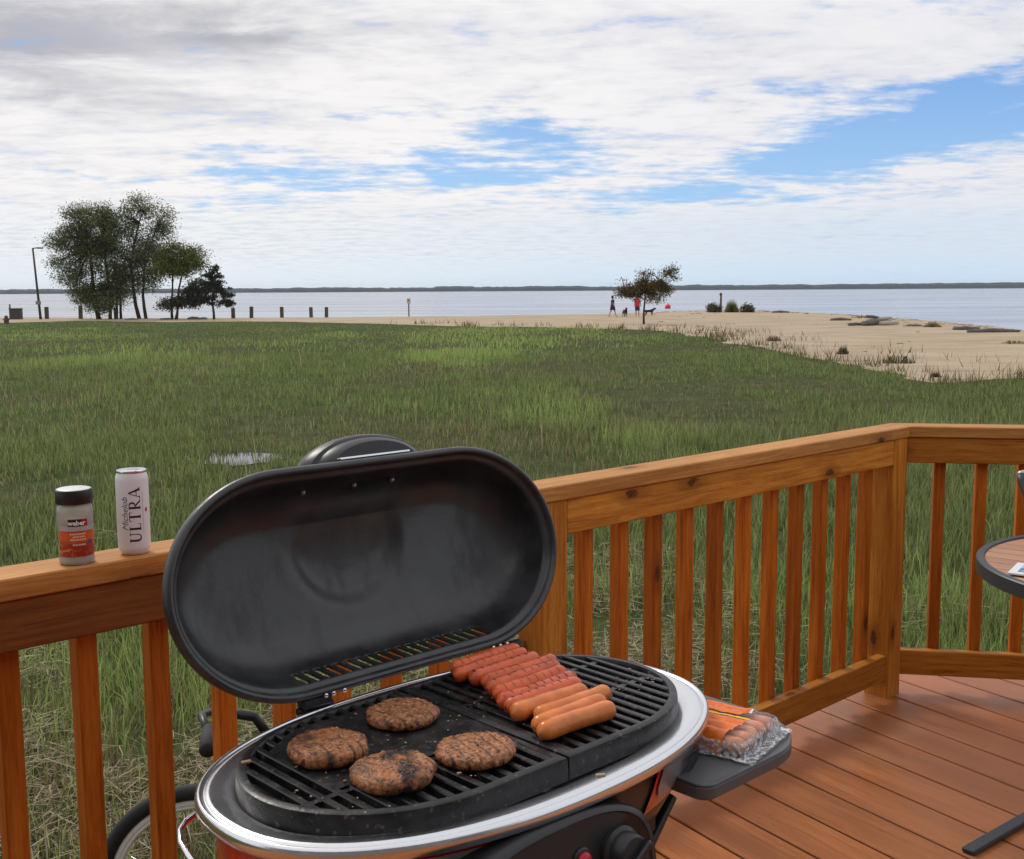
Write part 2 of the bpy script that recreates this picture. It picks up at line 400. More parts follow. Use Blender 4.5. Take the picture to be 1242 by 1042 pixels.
cl = nt.mix(nt.mapr(az, -.15, .42, 0, .4), cl, (6.3, 6.6, 7.4))
lowc = nt.mix(nt.mapr(az, -.3, .35), (7.9, 8.1, 8.3), (6.3, 7.1, 8.1))
cl = nt.mix(nt.mapr(el, .085, .045), cl, nt.mix(nt.mapr(n_fin, .4, .65, 0, .6), lowc, (6.1, 6.6, 7.3)))
cl = nt.mix(nt.mapr(nt.math('ADD', el, nt.math('MULTIPLY', ws[1], .01)), .034, .012, 0, .85), cl, nt.mix(nt.mapr(az, -.3, .35), (7.4, 8.1, 8.6), (5.7, 7.1, 8.5)))
bl = nt.mix(.8, sky.outputs[0], nt.mix(nt.mapr(el, .06, .19), (2.9, 5.2, 8.4), (1.8, 3.7, 7.5)))
skyc = nt.mix(gap, cl, bl)
skyc = nt.mix(nt.mapr(dz, 0, -.02), skyc, (1.2, 1.3, 1.2))
nt.put(bg.inputs[0], skyc); bg.inputs[1].default_value = .1
sl = bpy.data.lights.new('sun', 'SUN'); sl.energy = 1.35; sl.angle = R(14); sl.color = (1, .95, .87)
so = bpy.data.objects.new('sun', sl); COL.objects.link(so)
sd = Vector((math.sin(R(SUN_AZ))*math.cos(R(SUN_EL)), math.cos(R(SUN_AZ))*math.cos(R(SUN_EL)), math.sin(R(SUN_EL))))
so.rotation_euler = (-sd).to_track_quat('-Z', 'Y').to_euler(); so.location = (0, 0, 20)
S.view_settings.view_transform = 'Standard'; S.view_settings.look = 'None'; S.view_settings.exposure = .16; S.view_settings.gamma = 1
S.render.engine = 'CYCLES'; S.cycles.max_bounces = 8; S.cycles.transparent_max_bounces = 16; S.cycles.sample_clamp_indirect = 6
S.cycles.use_denoising = True; w.cycles.sampling_method = "MANUAL"; w.cycles.sample_map_resolution = 512
S.cycles.max_bounces = 5; S.cycles.diffuse_bounces = 2; S.cycles.glossy_bounces = 3; S.cycles.transmission_bounces = 3

# ------------------------------------------------------------------ ground, beach, water, far shore
def vnoise(x, y, s, seed=0, oct_=3):
    out = np.zeros_like(x); amp = 1; tot = 0
    for o_ in range(oct_):
        g = np.random.default_rng(seed+o_*17).random((128, 128)); X = x/s*2**o_+31.7*o_; Y = y/s*2**o_+11.3*o_
        i = np.floor(X).astype(int); j = np.floor(Y).astype(int); fx = X-i; fy = Y-j; fx = fx*fx*(3-2*fx); fy = fy*fy*(3-2*fy)
        v = (g[i % 128, j % 128]*(1-fx)+g[(i+1) % 128, j % 128]*fx)*(1-fy)+(g[i % 128, (j+1) % 128]*(1-fx)+g[(i+1) % 128, (j+1) % 128]*fx)*fy
        out += v*amp; tot += amp; amp *= .5
    return out/tot
def densify(P, step, jit, seed):
    r_ = random.Random(seed); out = []
    for a, b_ in zip(P[:-1], P[1:]):
        n = max(1, int(math.dist(a, b_)/step))
        for k in range(n):
            t = k/n; p = (a[0]+(b_[0]-a[0])*t, a[1]+(b_[1]-a[1])*t)
            d = mn.noise(Vector((p[0]*.4, p[1]*.4, seed)))*jit*2+mn.noise(Vector((p[0]*1.7, p[1]*1.7, seed)))*jit
            nx, ny = -(b_[1]-a[1]), b_[0]-a[0]; L = math.hypot(nx, ny)
            out.append((p[0]+nx/L*d, p[1]+ny/L*d))
    out.append(P[-1]); return out
SHORE = densify([(-60, 106), (-45, 102.2), (-29, 96.9), (-14.9, 95), (-4.2, 98.2), (8.8, 103), (20.1, 117.9), (23.5, 115), (25.9, 107.4), (27.8, 93), (27.4, 80.2), (26.8, 67.2), (25.7, 57.9), (30, 44), (44, 30), (60, 18)], 1.2, .25, 3)
EDGE = densify([(-60, 84), (-36.8, 83.4), (-33, 88), (-24.8, 83), (-19.1, 84), (-11.1, 78), (-3, 69.5), (3.7, 65.3), (7.6, 61), (8.6, 49), (9.2, 36), (9.45, 31), (9.4, 26.3), (12.2, 27.4), (20, 26), (60, 2)], .8, .35, 5)
GR = [(-400, -250), (400, -250), (400, -60)]+[p for p in reversed(SHORE)]+[(-400, 150)]
def soil_fn(nt, b):
    oc = objc(nt); n = nt.noise(oc, 1.3, 6, .62); f = nt.noise(oc, 14, 5, .65); big = nt.noise(oc, .18, 3, .5)
    c = nt.ramp(nt.math('ADD', nt.math('MULTIPLY', n, .5), nt.math('MULTIPLY', f, .5)), [(.32, (.028, .027, .016)), (.47, (.055, .065, .025)), (.58, (.085, .095, .036)), (.72, (.17, .14, .08))])
    c = nt.mix(nt.mapr(big, .4, .65, 0, .5), c, (.045, .075, .02))
    nt.put(b.inputs['Base Color'], c); nt.put(b.inputs['Normal'], nt.bump(f, .6, .03))
M_SOIL = mat('marsh_soil', soil_fn, rough=.95, spec=.05)
def sand_fn(nt, b):
    oc = objc(nt); n = nt.noise(oc, .45, 5, .6); f = nt.noise(oc, 9, 5, .6); st = nt.noise(nt.scale(oc, (.25, .7, 1)), 1, 6, .65)
    c = nt.ramp(nt.math('ADD', nt.math('MULTIPLY', n, .4), nt.math('MULTIPLY', st, .6)), [(.33, (.28, .205, .125)), (.5, (.41, .315, .205)), (.68, (.49, .39, .27))])
    c = nt.mix(nt.mapr(f, .55, .70, 0, .6), c, (.2, .155, .10)); c = nt.mix(nt.mapr(nt.noise(oc, .9, 6, .7), .56, .70, 0, .5), c, (.25, .20, .14))
    nt.put(b.inputs['Base Color'], c); nt.put(b.inputs['Normal'], nt.bump(nt.math('ADD', f, n), .6, .06))
M_SAND = mat('beach_sand', sand_fn, rough=.92)
b = MB(); b.add([(*p, GZ) for p in GR], [tuple(range(len(GR)))])
b.loft([[(*p, GZ) for p in SHORE], [(p[0]+3*(1 if p[0] > 22 and p[1] < 112 else .3), p[1]+4, -1.15) for p in SHORE], [(p[0]+20, p[1]+30, -3) for p in SHORE]], closed=False)
tag(b.build('ground', M_SOIL), kind='structure')
b = MB(); BP = EDGE+list(reversed(SHORE)); b.add([(*p, GZ+.012) for p in BP], [tuple(range(len(BP)))])
b.loft([[(*p, GZ+.012) for p in SHORE], [(p[0]+2.4*(1 if p[0] > 22 and p[1] < 112 else .3), p[1]+3, -1.0) for p in SHORE]], closed=False)
tag(b.build('beach', M_SAND), kind='structure')
def water_fn(nt, b):
    oc = objc(nt); n = nt.noise(nt.scale(oc, (.35, 1.3, 1)), 1.0, 4, .6); n2 = nt.noise(nt.scale(oc, (.02, .08, 1)), 1, 3, .5)
    nt.put(b.inputs['Normal'], nt.bump(nt.math('ADD', n, nt.math('MULTIPLY', n2, .5)), .2, .2))
    nt.put(b.inputs['Roughness'], nt.mapr(n2, .4, .65, .16, .26))
M_WATER = mat('bay_water', water_fn, base=(.24, .26, .32), ior=1.333)
b = MB(); b.add([(-4000, -600, -.85), (4000, -600, -.85), (4000, 3200, -.85), (-4000, 3200, -.85)], [(0, 1, 2, 3)])
tag(b.build('water', M_WATER), kind='structure')
# far shore woods: one continuous wooded bank
D = 2600; top = []; n = 700
for i in range(n+1):
    x = -2200+4400*i/n
    h = 10.0+2.6*mn.noise(Vector((x*.006, 1, 0)))+2.2*mn.noise(Vector((x*.03, 2, 0)))+1.7*mn.noise(Vector((x*.11, 3, 0)))+max(0, min(1, (x-300)/700))*2.5
    if abs(x+130) < 45: h += 1.5
    top.append((x, h))
b = MB()
b.loft([[(x, D, -.85) for x, h in top], [(x, D+6, -.85+h*.6) for x, h in top], [(x, D+18, -.85+h) for x, h in top], [(x, D+90, -.85+h*.95) for x, h in top], [(x, D+160, -.85) for x, h in top]], closed=False)
M_FAR = mat('distant_foliage', lambda nt, b: nt.put(b.inputs['Base Color'], nt.mix(nt.noise(objc(nt), .05, 4, .6), (.02, .03, .028), (.04, .055, .045))), rough=.95)
tag(b.build('distant_woods', M_FAR), 'long low dark wooded shore on the horizon across the water', 'woods', kind='stuff')

# ------------------------------------------------------------------ vegetation
def leaf_mat(name, rough=.7, tr=.42):
    m = bpy.data.materials.new(name); m.use_nodes = True; nt = NT(m.node_tree); b = m.node_tree.nodes['Principled BSDF']
    c = attr(nt, 'Col'); nt.put(b.inputs['Base Color'], c); b.inputs['Roughness'].default_value = rough; b.inputs['Specular IOR Level'].default_value = .08
    if tr:
        t = nt.node('ShaderNodeBsdfTranslucent'); nt.put(t.inputs[0], c); mx = nt.node('ShaderNodeMixShader'); mx.inputs[0].default_value = tr
        nt.l.new(b.outputs[0], mx.inputs[1]); nt.l.new(t.outputs[0], mx.inputs[2]); nt.l.new(mx.outputs[0], m.node_tree.nodes['Material Output'].inputs[0])
    return m
M_GRASS = leaf_mat('grass_blades'); M_LEAF = leaf_mat('tree_leaves', tr=.35)
_pg = gd(287, 557); PUD = (_pg.x, _pg.y)
def inpoly(x, y, P):
    c = np.zeros(len(x), bool); n = len(P)
    for i in range(n):
        (x0, y0), (x1, y1) = P[i-1], P[i]
        if y0 == y1: continue
        c ^= ((y0 > y) != (y1 > y)) & (x < (x1-x0)*(y-y0)/(y1-y0)+x0)
    return c
EDGE_A = [(-400, -400), (-60, 84)]+EDGE[1:]+[(60, -400)]
DECKP = [(1.375-.0682-.7311*5, 3.957+.0731-.6823*5), (1.375-.0682, 3.957+.0731), (1.375+.05, 3.957+.1), (4.4, 3.5), (4.4, -3), (-4, -3)]
def blades(n, d0, d1, a0, a1, hfun, wfun, cfun, lean=.35, segs=2, zoff=0., keep=None):
    u_ = rng.random(n); d = np.sqrt(d0*d0+(d1*d1-d0*d0)*u_); a = a0+(a1-a0)*rng.random(n)
    x = d*np.sin(a); y = d*np.cos(a)
    k = inpoly(x+rng.normal(0, .15, n)*d/30, y+rng.normal(0, .2, n)*d/30, EDGE_A) & ~inpoly(x, y, DECKP)
    rp = np.hypot((x-PUD[0])/.42, (y-PUD[1])/.5); k &= (rp > 1) | ((rp > .75) & (rng.random(n) < .2))
    k &= rng.random(n) > np.clip((vnoise(x, y*.6, 3.2, 1, 4)-.50)*3.5, 0, .5)
    k &= ~((vnoise(x, y*.75, .62, 88, 2) > .60) & (rng.random(n) < .75) & (d[:len(k)] < 45))
    x = x[k]; y = y[k]; n = len(x); h = hfun(x, y); w = wfun(x, y)
    th = rng.random(n)*2*math.pi; fx, fy = np.cos(th), np.sin(th)
    lx, ly = rng.normal(0, lean, n)*h, rng.normal(0, lean, n)*h
    P = np.c_[x, y, np.full(n, GZ+zoff)]
    W = np.c_[fx*w/2, fy*w/2, np.zeros(n)]
    M1 = P+np.c_[lx*.3, ly*.3, h*.55]; T = P+np.c_[lx, ly, h*(1-.12*rng.random(n))]
    C = cfun(x, y, h)
    if segs == 2:
        V = np.stack([P-W, P+W, M1+W*.8, M1-W*.8, T], 1).reshape(-1, 3)
        i = np.arange(n)[:, None]*5
        F = np.concatenate([i+[0, 1, 2], i+[0, 2, 3], i+[3, 2, 4]], 1).reshape(-1, 3)
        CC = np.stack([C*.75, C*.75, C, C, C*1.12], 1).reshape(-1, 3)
    else:
        V = np.stack([P-W, P+W, T], 1).reshape(-1, 3); i = np.arange(n)[:, None]*3
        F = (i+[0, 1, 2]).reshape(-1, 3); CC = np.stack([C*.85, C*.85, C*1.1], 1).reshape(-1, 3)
    return V, F, CC
def patch(x, y):  # 0..1 brownness, 0..1 freshness, height factor
    br = vnoise(x, y*.6, 3.2, 1, 4); fr = vnoise(x, y*.5, 6.5, 9, 3); big = vnoise(x, y*.35, 17., 23, 3)
    return br, fr, big
def gcol(x, y, h):
    n = len(x); br, fr, big = patch(x, y); t = rng.random(n)[:, None]
    d = np.hypot(x, y)
    g1 = np.array([.27, .355, .11]); g2 = np.array([.38, .49, .145]); g3 = np.array([.175, .215, .09]); b1 = np.array([.42, .33, .19]); b2 = np.array([.15, .12, .085])
    c = g1*(1-t)+g3*t
    f = np.clip((fr-.47)*7+(vnoise(x, y, 1.3, 55, 2)-.5)*1.6, 0, 1)[:, None]; c = c*(1-f*.8)+g2*f*.8
    k = (rng.random(n) < np.clip((br-.50)*3.4, 0.05, .68))[:, None]; c = np.where(k, b1*(.5+.8*t)*.6+b2*.4, c)
    k2 = np.clip((big-.5)*4, 0, .6)[:, None]; c = c*(1-k2)+np.array([.215, .235, .10])*k2
    return c*(.45+.9*rng.random(n))[:, None]*1.06
def hgt(lo, hi):
    def f(x, y):
        br, fr, big = patch(x, y); d = np.hypot(x, y)
        s_ = .55+.9*np.clip((fr-.35)*2, 0, 1)-.35*np.clip((br-.52)*4, 0, 1)
        return (lo+(hi-lo)*rng.random(len(x))**1.3)*s_*np.where(d > 20, np.clip(1.15-d/90, .35, 1), 1)
    return f
parts = []
near_short = lambda x, y: y > -1
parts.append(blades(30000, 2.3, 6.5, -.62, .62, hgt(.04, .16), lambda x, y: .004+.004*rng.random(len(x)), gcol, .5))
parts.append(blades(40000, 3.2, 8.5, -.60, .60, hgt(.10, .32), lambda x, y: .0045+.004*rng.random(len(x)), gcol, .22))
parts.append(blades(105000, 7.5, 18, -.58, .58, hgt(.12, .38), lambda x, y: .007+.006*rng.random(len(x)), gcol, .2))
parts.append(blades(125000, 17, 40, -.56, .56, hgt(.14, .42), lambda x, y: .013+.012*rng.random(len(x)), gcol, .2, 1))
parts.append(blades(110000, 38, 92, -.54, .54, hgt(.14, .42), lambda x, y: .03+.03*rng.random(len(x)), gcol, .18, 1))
tan = lambda x, y, h: np.array([.46, .36, .2])*(.5+.6*rng.random(len(x)))[:, None]
parts.append(blades(200, 5, 34, -.56, .56, lambda x, y: .3+.35*rng.random(len(x)), lambda x, y: .005+.0006*np.hypot(x, y), tan, .16))
V = []; F = []; C = []; o = 0
for v, f, c in parts: V.append(v); F.append(f+o); C.append(c); o += len(v)
tag(fast_mesh('marsh_grass', np.concatenate(V), np.concatenate(F), 3, M_GRASS, np.concatenate(C)), 'tall green and brown marsh grass filling the field between deck and beach', 'grass', kind='stuff')
# dead straw lying on the ground
def straw(n, d0, d1):
    d = np.sqrt(d0*d0+(d1*d1-d0*d0)*rng.random(n)); a = -.62+1.24*rng.random(n); x = d*np.sin(a); y = d*np.cos(a)
    k = ~inpoly(x, y, DECKP) & (vnoise(x, y, .9, 41, 3)+.16*(rng.random(n)-.5)-np.clip((np.hypot(x, y)-5)*.05, 0, .3) > .47); x = x[k]; y = y[k]; n = len(x)
    L = .04+.15*rng.random(n)**1.5; th = rng.random(n)*6.28; w = .0011+.0016*rng.random(n); z = GZ+.01+.14*rng.random(n)**2; tz = rng.normal(0, .14, n)*L
    P = np.c_[x, y, z]; Dv = np.c_[np.cos(th)*L, np.sin(th)*L, tz]; W = np.c_[-np.sin(th)*w, np.cos(th)*w, w*.4]
    V = np.stack([P-W, P+W, P+Dv+W*.6, P+Dv-W*.6], 1).reshape(-1, 3); i = np.arange(n)[:, None]*4; F = np.concatenate([i+[0, 1, 2], i+[0, 2, 3]], 1).reshape(-1, 3)
    c = np.array([.62, .52, .35])*(.4+.75*rng.random(n))[:, None]; return V, F, np.repeat(c, 4, 0)
V, F, C = straw(120000, 2.2, 10.5)
tag(fast_mesh('dead_straw', V, F, 3, M_GRASS, C), 'dry tan straw and reed litter lying on the ground beside the deck', 'straw', kind='stuff')
# sparse tufts at the edge of the beach
E2 = [p for p in EDGE if -8 < p[0] < 16]
idx = rng.integers(0, len(E2), 5200); cen = rng.integers(0, len(E2), 5200)
base = np.array(E2)[(idx//3)*3 % len(E2)]; off = rng.random(5200)**4*5.0; x = base[:, 0]+off*.9+rng.normal(0, .35, 5200); y = base[:, 1]+off*.35+rng.normal(0, .5, 5200)
k = vnoise(x, y, 1.4, 77, 2) > .56; x = x[k]; y = y[k]; n = len(x); d = np.hypot(x, y); h = (.12+.3*rng.random(n)); w_ = .004+.0004*d*rng.random(n)
th = rng.random(n)*6.28; P = np.c_[x, y, np.full(n, GZ)]; W = np.c_[np.cos(th)*w_, np.sin(th)*w_, 0*th]; T = P+np.c_[rng.normal(0, .3, n)*h, rng.normal(0, .3, n)*h, h]
V = np.stack([P-W, P+W, T], 1).reshape(-1, 3); F = np.arange(n*3).reshape(-1, 3); tt = rng.random(n)[:, None]
C = np.repeat((np.array([.07, .09, .03])*(1-tt)+np.array([.19, .135, .07])*tt), 3, 0)
tag(fast_mesh('dune_grass', V, F, 3, M_GRASS, C), 'thin brown and green grass tufts scattered along the edge of the sand', 'grass', kind='stuff')

def bark_fn(nt, b):
    oc = objc(nt); nt.put(b.inputs['Base Color'], nt.mix(nt.noise(nt.scale(oc, (6, 6, 1.2)), 2, 4, .6), (.02, .016, .012), (.075, .06, .045)))
M_BARK = mat('tree_bark', bark_fn, rough=.9)
def tree(name, label, cat, base, trunks, blobs, cols, leaf=.16, nleaf=9000, group=None, sig=.28, per=60, flat=1.0):
    """base: world point; trunks: lists of world points; blobs: (centre, rx, ry, rz, weight)"""
    root = empty(name, base, 0, label, cat, group)
    tb = MB(); B = Vector(base)
    for path, r0, r1 in trunks:
        n = 7; P = [Vector(p)-B for p in path]; Q = []
        for i in range(n):
            t = i/(n-1)*(len(P)-1); k_ = min(int(t), len(P)-2); p = P[k_].lerp(P[k_+1], t-k_)
            Q.append(p+Vector((mn.noise(p*.9+B)*.12, mn.noise(p*.9+B+Vector((9, 0, 0)))*.12, 0))*(1 if 0 < i < n-1 else 0))
        tb.tube(Q, [r0+(r1-r0)*i/(n-1) for i in range(n)], 7)
    tips = [Vector(p[0][-1])-B for p in trunks]; mids = [(Vector(p[0][-1]).lerp(Vector(p[0][-2]), .5))-B for p in trunks]
    Vl = []; Cl = []; W = sum(x[4] for x in blobs)
    for c, rx, ry, rz, wgt in blobs:
        c = Vector(c)-B; nl = int(nleaf*wgt/W); nc = max(4, nl//per)
        ph = rng.random(nc)*6.283; ct = rng.random(nc)*2-1; st = np.sqrt(1-ct**2); rr = (.35+.65*rng.random(nc)**.5)
        K = np.c_[c.x+rx*rr*st*np.cos(ph), c.y+ry*rr*st*np.sin(ph), c.z+rz*rr*ct]
        for kk in range(min(nc, 22)):
            q_ = Vector(K[kk]); s0 = min(tips+mids, key=lambda p: (p-q_).length)
            mid = s0.lerp(q_, .5)+Vector((0, 0, .12*(q_-s0).length*.5)); tb.tube([s0, mid, q_], [.035, .022, .008], 4, False)
        pick = rng.integers(0, nc, nl); P = K[pick]+rng.normal(0, sig, (nl, 3))*[1.25, 1.25, .8*flat]
        a = rng.normal(0, 1, (nl, 3)); a /= np.linalg.norm(a, axis=1)[:, None]; b_ = np.cross(a, rng.normal(0, 1, (nl, 3))); b_ /= np.linalg.norm(b_, axis=1)[:, None]
        sz = leaf*(.5+.8*rng.random(nl))[:, None]
        Vl.append(np.stack([P-a*sz*.3, P+b_*sz, P+a*sz*.3, P-b_*sz*.6], 1).reshape(-1, 3))
        ctone = (.65+.7*rng.random(nc))[pick]; ch = rng.integers(0, len(cols), nc)[pick]
        cc = np.array(cols)[np.where(rng.random(nl) < .75, ch, rng.integers(0, len(cols), nl))]*(ctone*(.75+.5*rng.random(nl)))[:, None]
        Cl.append(np.repeat(cc, 4, 0))
    tb.build('trunk', M_BARK, root, True)
    V = np.concatenate(Vl); n = len(V)//4; i = np.arange(n)[:, None]*4
    fast_mesh('crown', V, (i+[0, 1, 2, 3]).reshape(-1, 4), 4, M_LEAF, np.concatenate(Cl), root)
    return root
def T1(px, py, Dd): return at(px, py, Dd)
s1 = 2.957
def bl1(L, Dd, k=1.0):
    out = []
    for cx, cy, rx, ry in L:
        c = at(cx/s1, 220+cy/s1, Dd); u_ = Dd/FPX/s1; out.append((c, rx*u_, min(rx, ry*1.2)*u_, ry*u_, rx*ry*k))
    return out
GRN = [(.11, .13, .055), (.15, .17, .075), (.08, .095, .042), (.20, .21, .095)]
def tk(L, Dd, r0, r1):
    P = [at(x/s1, 220+y/s1, Dd) for x, y in L]; P[0].z = GZ-.05; return (P, r0, r1)
TD = 93.5
tree('willow_tree', 'tallest dark green willow with dense drooping crown, far left of the tree group', 'tree', gd(118, 387),
     [tk([(355, 490), (340, 420), (325, 300), (310, 200)], TD, .2, .08), tk([(395, 490), (395, 400), (380, 290), (370, 210)], TD, .15, .06), tk([(413, 490), (420, 420), (425, 330)], TD, .12, .05)],
     bl1([(300, 125, 75, 42), (255, 200, 62, 45), (225, 300, 38, 30), (350, 190, 75, 75), (330, 270, 75, 60), (262, 335, 55, 38), (335, 395, 55, 42), (390, 130, 42, 50), (400, 330, 55, 55), (205, 225, 30, 30), (350, 450, 50, 30), (300, 400, 40, 40), (410, 430, 40, 35), (385, 200, 50, 50)], TD),
     GRN, .115, 46000, 'trees in the cluster by the water', .30, 95)
tree('willow_tree', 'tall thin willow with airy twiggy top showing sky, second in the tree group', 'tree', gd(170, 387),
     [tk([(500, 490), (478, 420), (470, 300), (490, 180), (510, 110)], TD+1, .17, .04), tk([(524, 490), (512, 410), (520, 300), (560, 170)], TD+1, .15, .04), tk([(434, 490), (432, 400), (450, 280)], TD+1, .12, .04)],
     bl1([(500, 90, 60, 40), (570, 130, 50, 42), (440, 140, 40, 40), (500, 190, 65, 45)], TD+1, .55)+bl1([(460, 270, 60, 50), (540, 260, 60, 50), (520, 340, 60, 45), (440, 370, 50, 45), (585, 190, 30, 25)], TD+1),
     [(.15, .165, .085), (.20, .21, .11), (.11, .125, .06)], .12, 24000, 'trees in the cluster by the water', .32, 60)
tree('olive_tree', 'shorter yellow-green rounded tree right of the tall willows', 'tree', gd(210, 387),
     [tk([(618, 492), (616, 430), (625, 300)], TD-1, .12, .05), tk([(634, 492), (636, 430), (650, 340), (670, 270)], TD-1, .11, .04)],
     bl1([(630, 265, 62, 38), (690, 268, 42, 32), (600, 300, 45, 38), (650, 320, 45, 30), (720, 300, 22, 20)], TD-1),
     [(.16, .19, .055), (.12, .14, .045), (.2, .21, .07)], .12, 13000, 'trees in the cluster by the water', .28, 90)
tree('bush_tree', 'low dark spreading tree under the rounded yellow-green tree', 'tree', gd(222, 387),
     [tk([(628, 492), (640, 440), (660, 400)], TD-2.5, .09, .04)],
     bl1([(620, 435, 50, 18), (690, 405, 50, 25), (590, 450, 25, 10), (680, 430, 55, 20), (710, 370, 45, 22)], TD-2.5),
     [(.06, .07, .045), (.09, .095, .055)], .13, 5500, 'trees in the cluster by the water', .2, 35)
tree('layered_tree', 'small dark layered cone-shaped tree at the right end of the tree group', 'tree', gd(259, 387),
     [tk([(768, 493), (766, 420), (768, 310)], TD-3, .11, .03)],
     bl1([(770, 312, 22, 10), (755, 335, 42, 9), (785, 345, 36, 8), (765, 365, 60, 9), (790, 385, 45, 8), (750, 395, 62, 9), (800, 410, 42, 10), (730, 425, 55, 10), (790, 440, 52, 10), (700, 440, 30, 8), (820, 430, 24, 18)], TD-3),
     [(.06, .068, .045), (.085, .09, .058), (.045, .05, .032)], .125, 6000, 'trees in the cluster by the water', .085, 34)
def R8(x, y, Dd): return at(720+x/8.871, 310+y/8.871, Dd)
AD = 71.3
def bl8(L, k=1): return [(R8(x, y, AD), rx/8.871*AD/FPX, min(rx, 110)/8.871*AD/FPX*.9, ry/8.871*AD/FPX, rx*ry*k) for x, y, rx, ry in L]
p0 = R8(540, 745, AD); p0.z = GZ
tree('young_tree', 'small red-brown autumn tree on thin trunk standing alone at the sand edge', 'tree', p0,
     [([p0, R8(545, 600, AD), R8(552, 450, AD), R8(540, 330, AD)], .075, .03), ([R8(552, 470, AD), R8(650, 340, AD), R8(800, 200, AD)], .035, .01), ([R8(550, 480, AD), R8(440, 400, AD), R8(330, 360, AD)], .035, .01)],
     bl8([(540, 320, 90, 50), (380, 370, 90, 42), (690, 320, 100, 48), (450, 420, 80, 40), (620, 370, 90, 40), (780, 370, 60, 35), (320, 400, 60, 30)])+bl8([(800, 200, 75, 65), (570, 215, 70, 50), (860, 150, 30, 50), (650, 470, 80, 45), (310, 260, 20, 20), (880, 260, 25, 30), (700, 420, 70, 30)], .38),
     [(.14, .085, .04), (.11, .085, .04), (.09, .09, .04), (.20, .12, .045), (.10, .12, .05)], .09, 8500, None, .17, 26)

# ------------------------------------------------------------------ deck + railing
DZ = .018
CX_, CY_ = 1.375, 3.957; UA = math.atan2(.6823, .7311); VA = R(-10)
U2 = Vector((math.cos(UA), math.sin(UA))); N2 = Vector((-U2.y, U2.x)); V2 = Vector((math.cos(VA), math.sin(VA))); M2 = Vector((-V2.y, V2.x)); CC2 = Vector((CX_, CY_))
def clip(poly, a, b_):            # keep the left side of a->b
    out = []; n = len(poly)
    def sd(p): return (b_[0]-a[0])*(p[1]-a[1])-(b_[1]-a[1])*(p[0]-a[0])
    for i in range(n):
        p, q = poly[i-1], poly[i]; sp, sq = sd(p), sd(q)
        if (sp >= 0) != (sq >= 0):
            t = sp/(sp-sq); out.append((p[0]+(q[0]-p[0])*t, p[1]+(q[1]-p[1])*t))
        if sq >= 0: out.append(q)
    return out
half = math.tan((UA-VA)/2)
DO = .24
mit = N2*DO+U2*(DO*half)
DP = [CC2+N2*DO-U2*4.6, Vector((-3.2, -1.4)), Vector((4.6, -1.4)), CC2+V2*3.2+M2*DO, CC2+mit]
BA = R(-57.4); bd = Matrix.Rotation(-BA, 2); o0 = Vector((1.0, 2.6))
DL = [tuple(bd @ (p-o0)) for p in DP]
b = MB(); PITCH = .158; ph = (bd @ (Vector((1.03, 3.82))-o0)).y
for k in range(-60, 60):
    y0 = ph+k*PITCH+.003; y1 = y0+PITCH-.0095; poly = [(-9, y0), (9, y0), (9, y1), (-9, y1)]
    for i in range(len(DL)):
        if len(poly) > 2: poly = clip(poly, DL[i], DL[(i+1) % len(DL)])
    if len(poly) > 2:
        try: b.prism(poly, DZ-.026, DZ, ch=.0025)
        except Exception: pass
tag(b.build('deck', M_DECK, loc=(o0.x, o0.y, 0), rot=(0, 0, BA)), 'red-brown stained wooden deck of long boards', kind='structure')
b = MB()
for t in range(-8, 12): b.box((CX_-1.2+V2.x*t*.4-.6*t*0, 1.3, -.11), (.038, 5.2, .16)) if -2 < t < 8 else None
tag(b.build('deck_joists', M_BAL), kind='structure')

rail = empty('deck_railing', (CX_, CY_, 0), UA, 'orange stained wooden railing with square balusters turning a corner round the deck', 'railing')
def board(name, m, x0, x1, y0, y1, z0, z1, ang=0.0, org=(0, 0), axis='x', parent=rail, ch=.003):
    """box piece of wood in the railing frame (rotated by ang about org); its local X is always the grain"""
    c = Vector(((x0+x1)/2, (y0+y1)/2)); c = Matrix.Rotation(ang, 2) @ c+Vector(org); z = (z0+z1)/2
    b = MB(); sx, sy, sz = x1-x0, y1-y0, z1-z0
    if axis == 'z':
        b.box((0, 0, 0), (sz, sy, sx), ch=ch); o = b.build(name, m, parent); o.rotation_euler = (Matrix.Rotation(ang, 3, 'Z') @ Matrix(((0, 0, -1), (0, 1, 0), (1, 0, 0)))).to_euler()
    else:
        b.box((0, 0, 0), (sx, sy, sz), ch=ch); o = b.build(name, m, parent); o.rotation_euler = (0, 0, ang)
    o.location = (c.x, c.y, z); return o
RA = VA-UA
CW = .102
def cap(name, poly, ang, org):
    b = MB(); b.prism(poly, -.019, .019, ch=.003); o = b.build(name, M_CAP, rail); o.rotation_euler = (0, 0, ang); o.location = (*org, .951); return o
tb_ = CW*math.tan((UA-VA)/2)
cap('cap_rail', [(-3.9, 0), (0-.0006, 0), (tb_-.0006, CW), (-3.9, CW)], 0, (0, 0))
cap('cap_rail', [(.0006, 0), (2.9, 0), (2.9, CW), (-tb_+.0006, CW)], RA, (0, 0))
ZC = .932-.0005
RF = .007
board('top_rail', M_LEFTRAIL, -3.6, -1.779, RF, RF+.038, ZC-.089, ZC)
board('top_rail', M_RAIL, -1.6885, -.0905, RF, RF+.038, ZC-.089, ZC)
board('top_rail', M_RAIL, -.006, 2.6, RF, RF+.038, ZC-.089, ZC, RA)
board('bottom_rail', M_RAIL, -3.6, -1.779, RF, RF+.038, .083, .172)
board('bottom_rail', M_RAIL, -1.6885, -.0905, RF, RF+.038, .083, .172)
board('bottom_rail', M_RAIL, -.006, 2.6, RF, RF+.038, .083, .172, RA)
for x in (-3.69, -1.778, -.0895): board('post', M_RAIL, x, x+.089, RF-.002, RF+.087, -.5, ZC, axis='z')
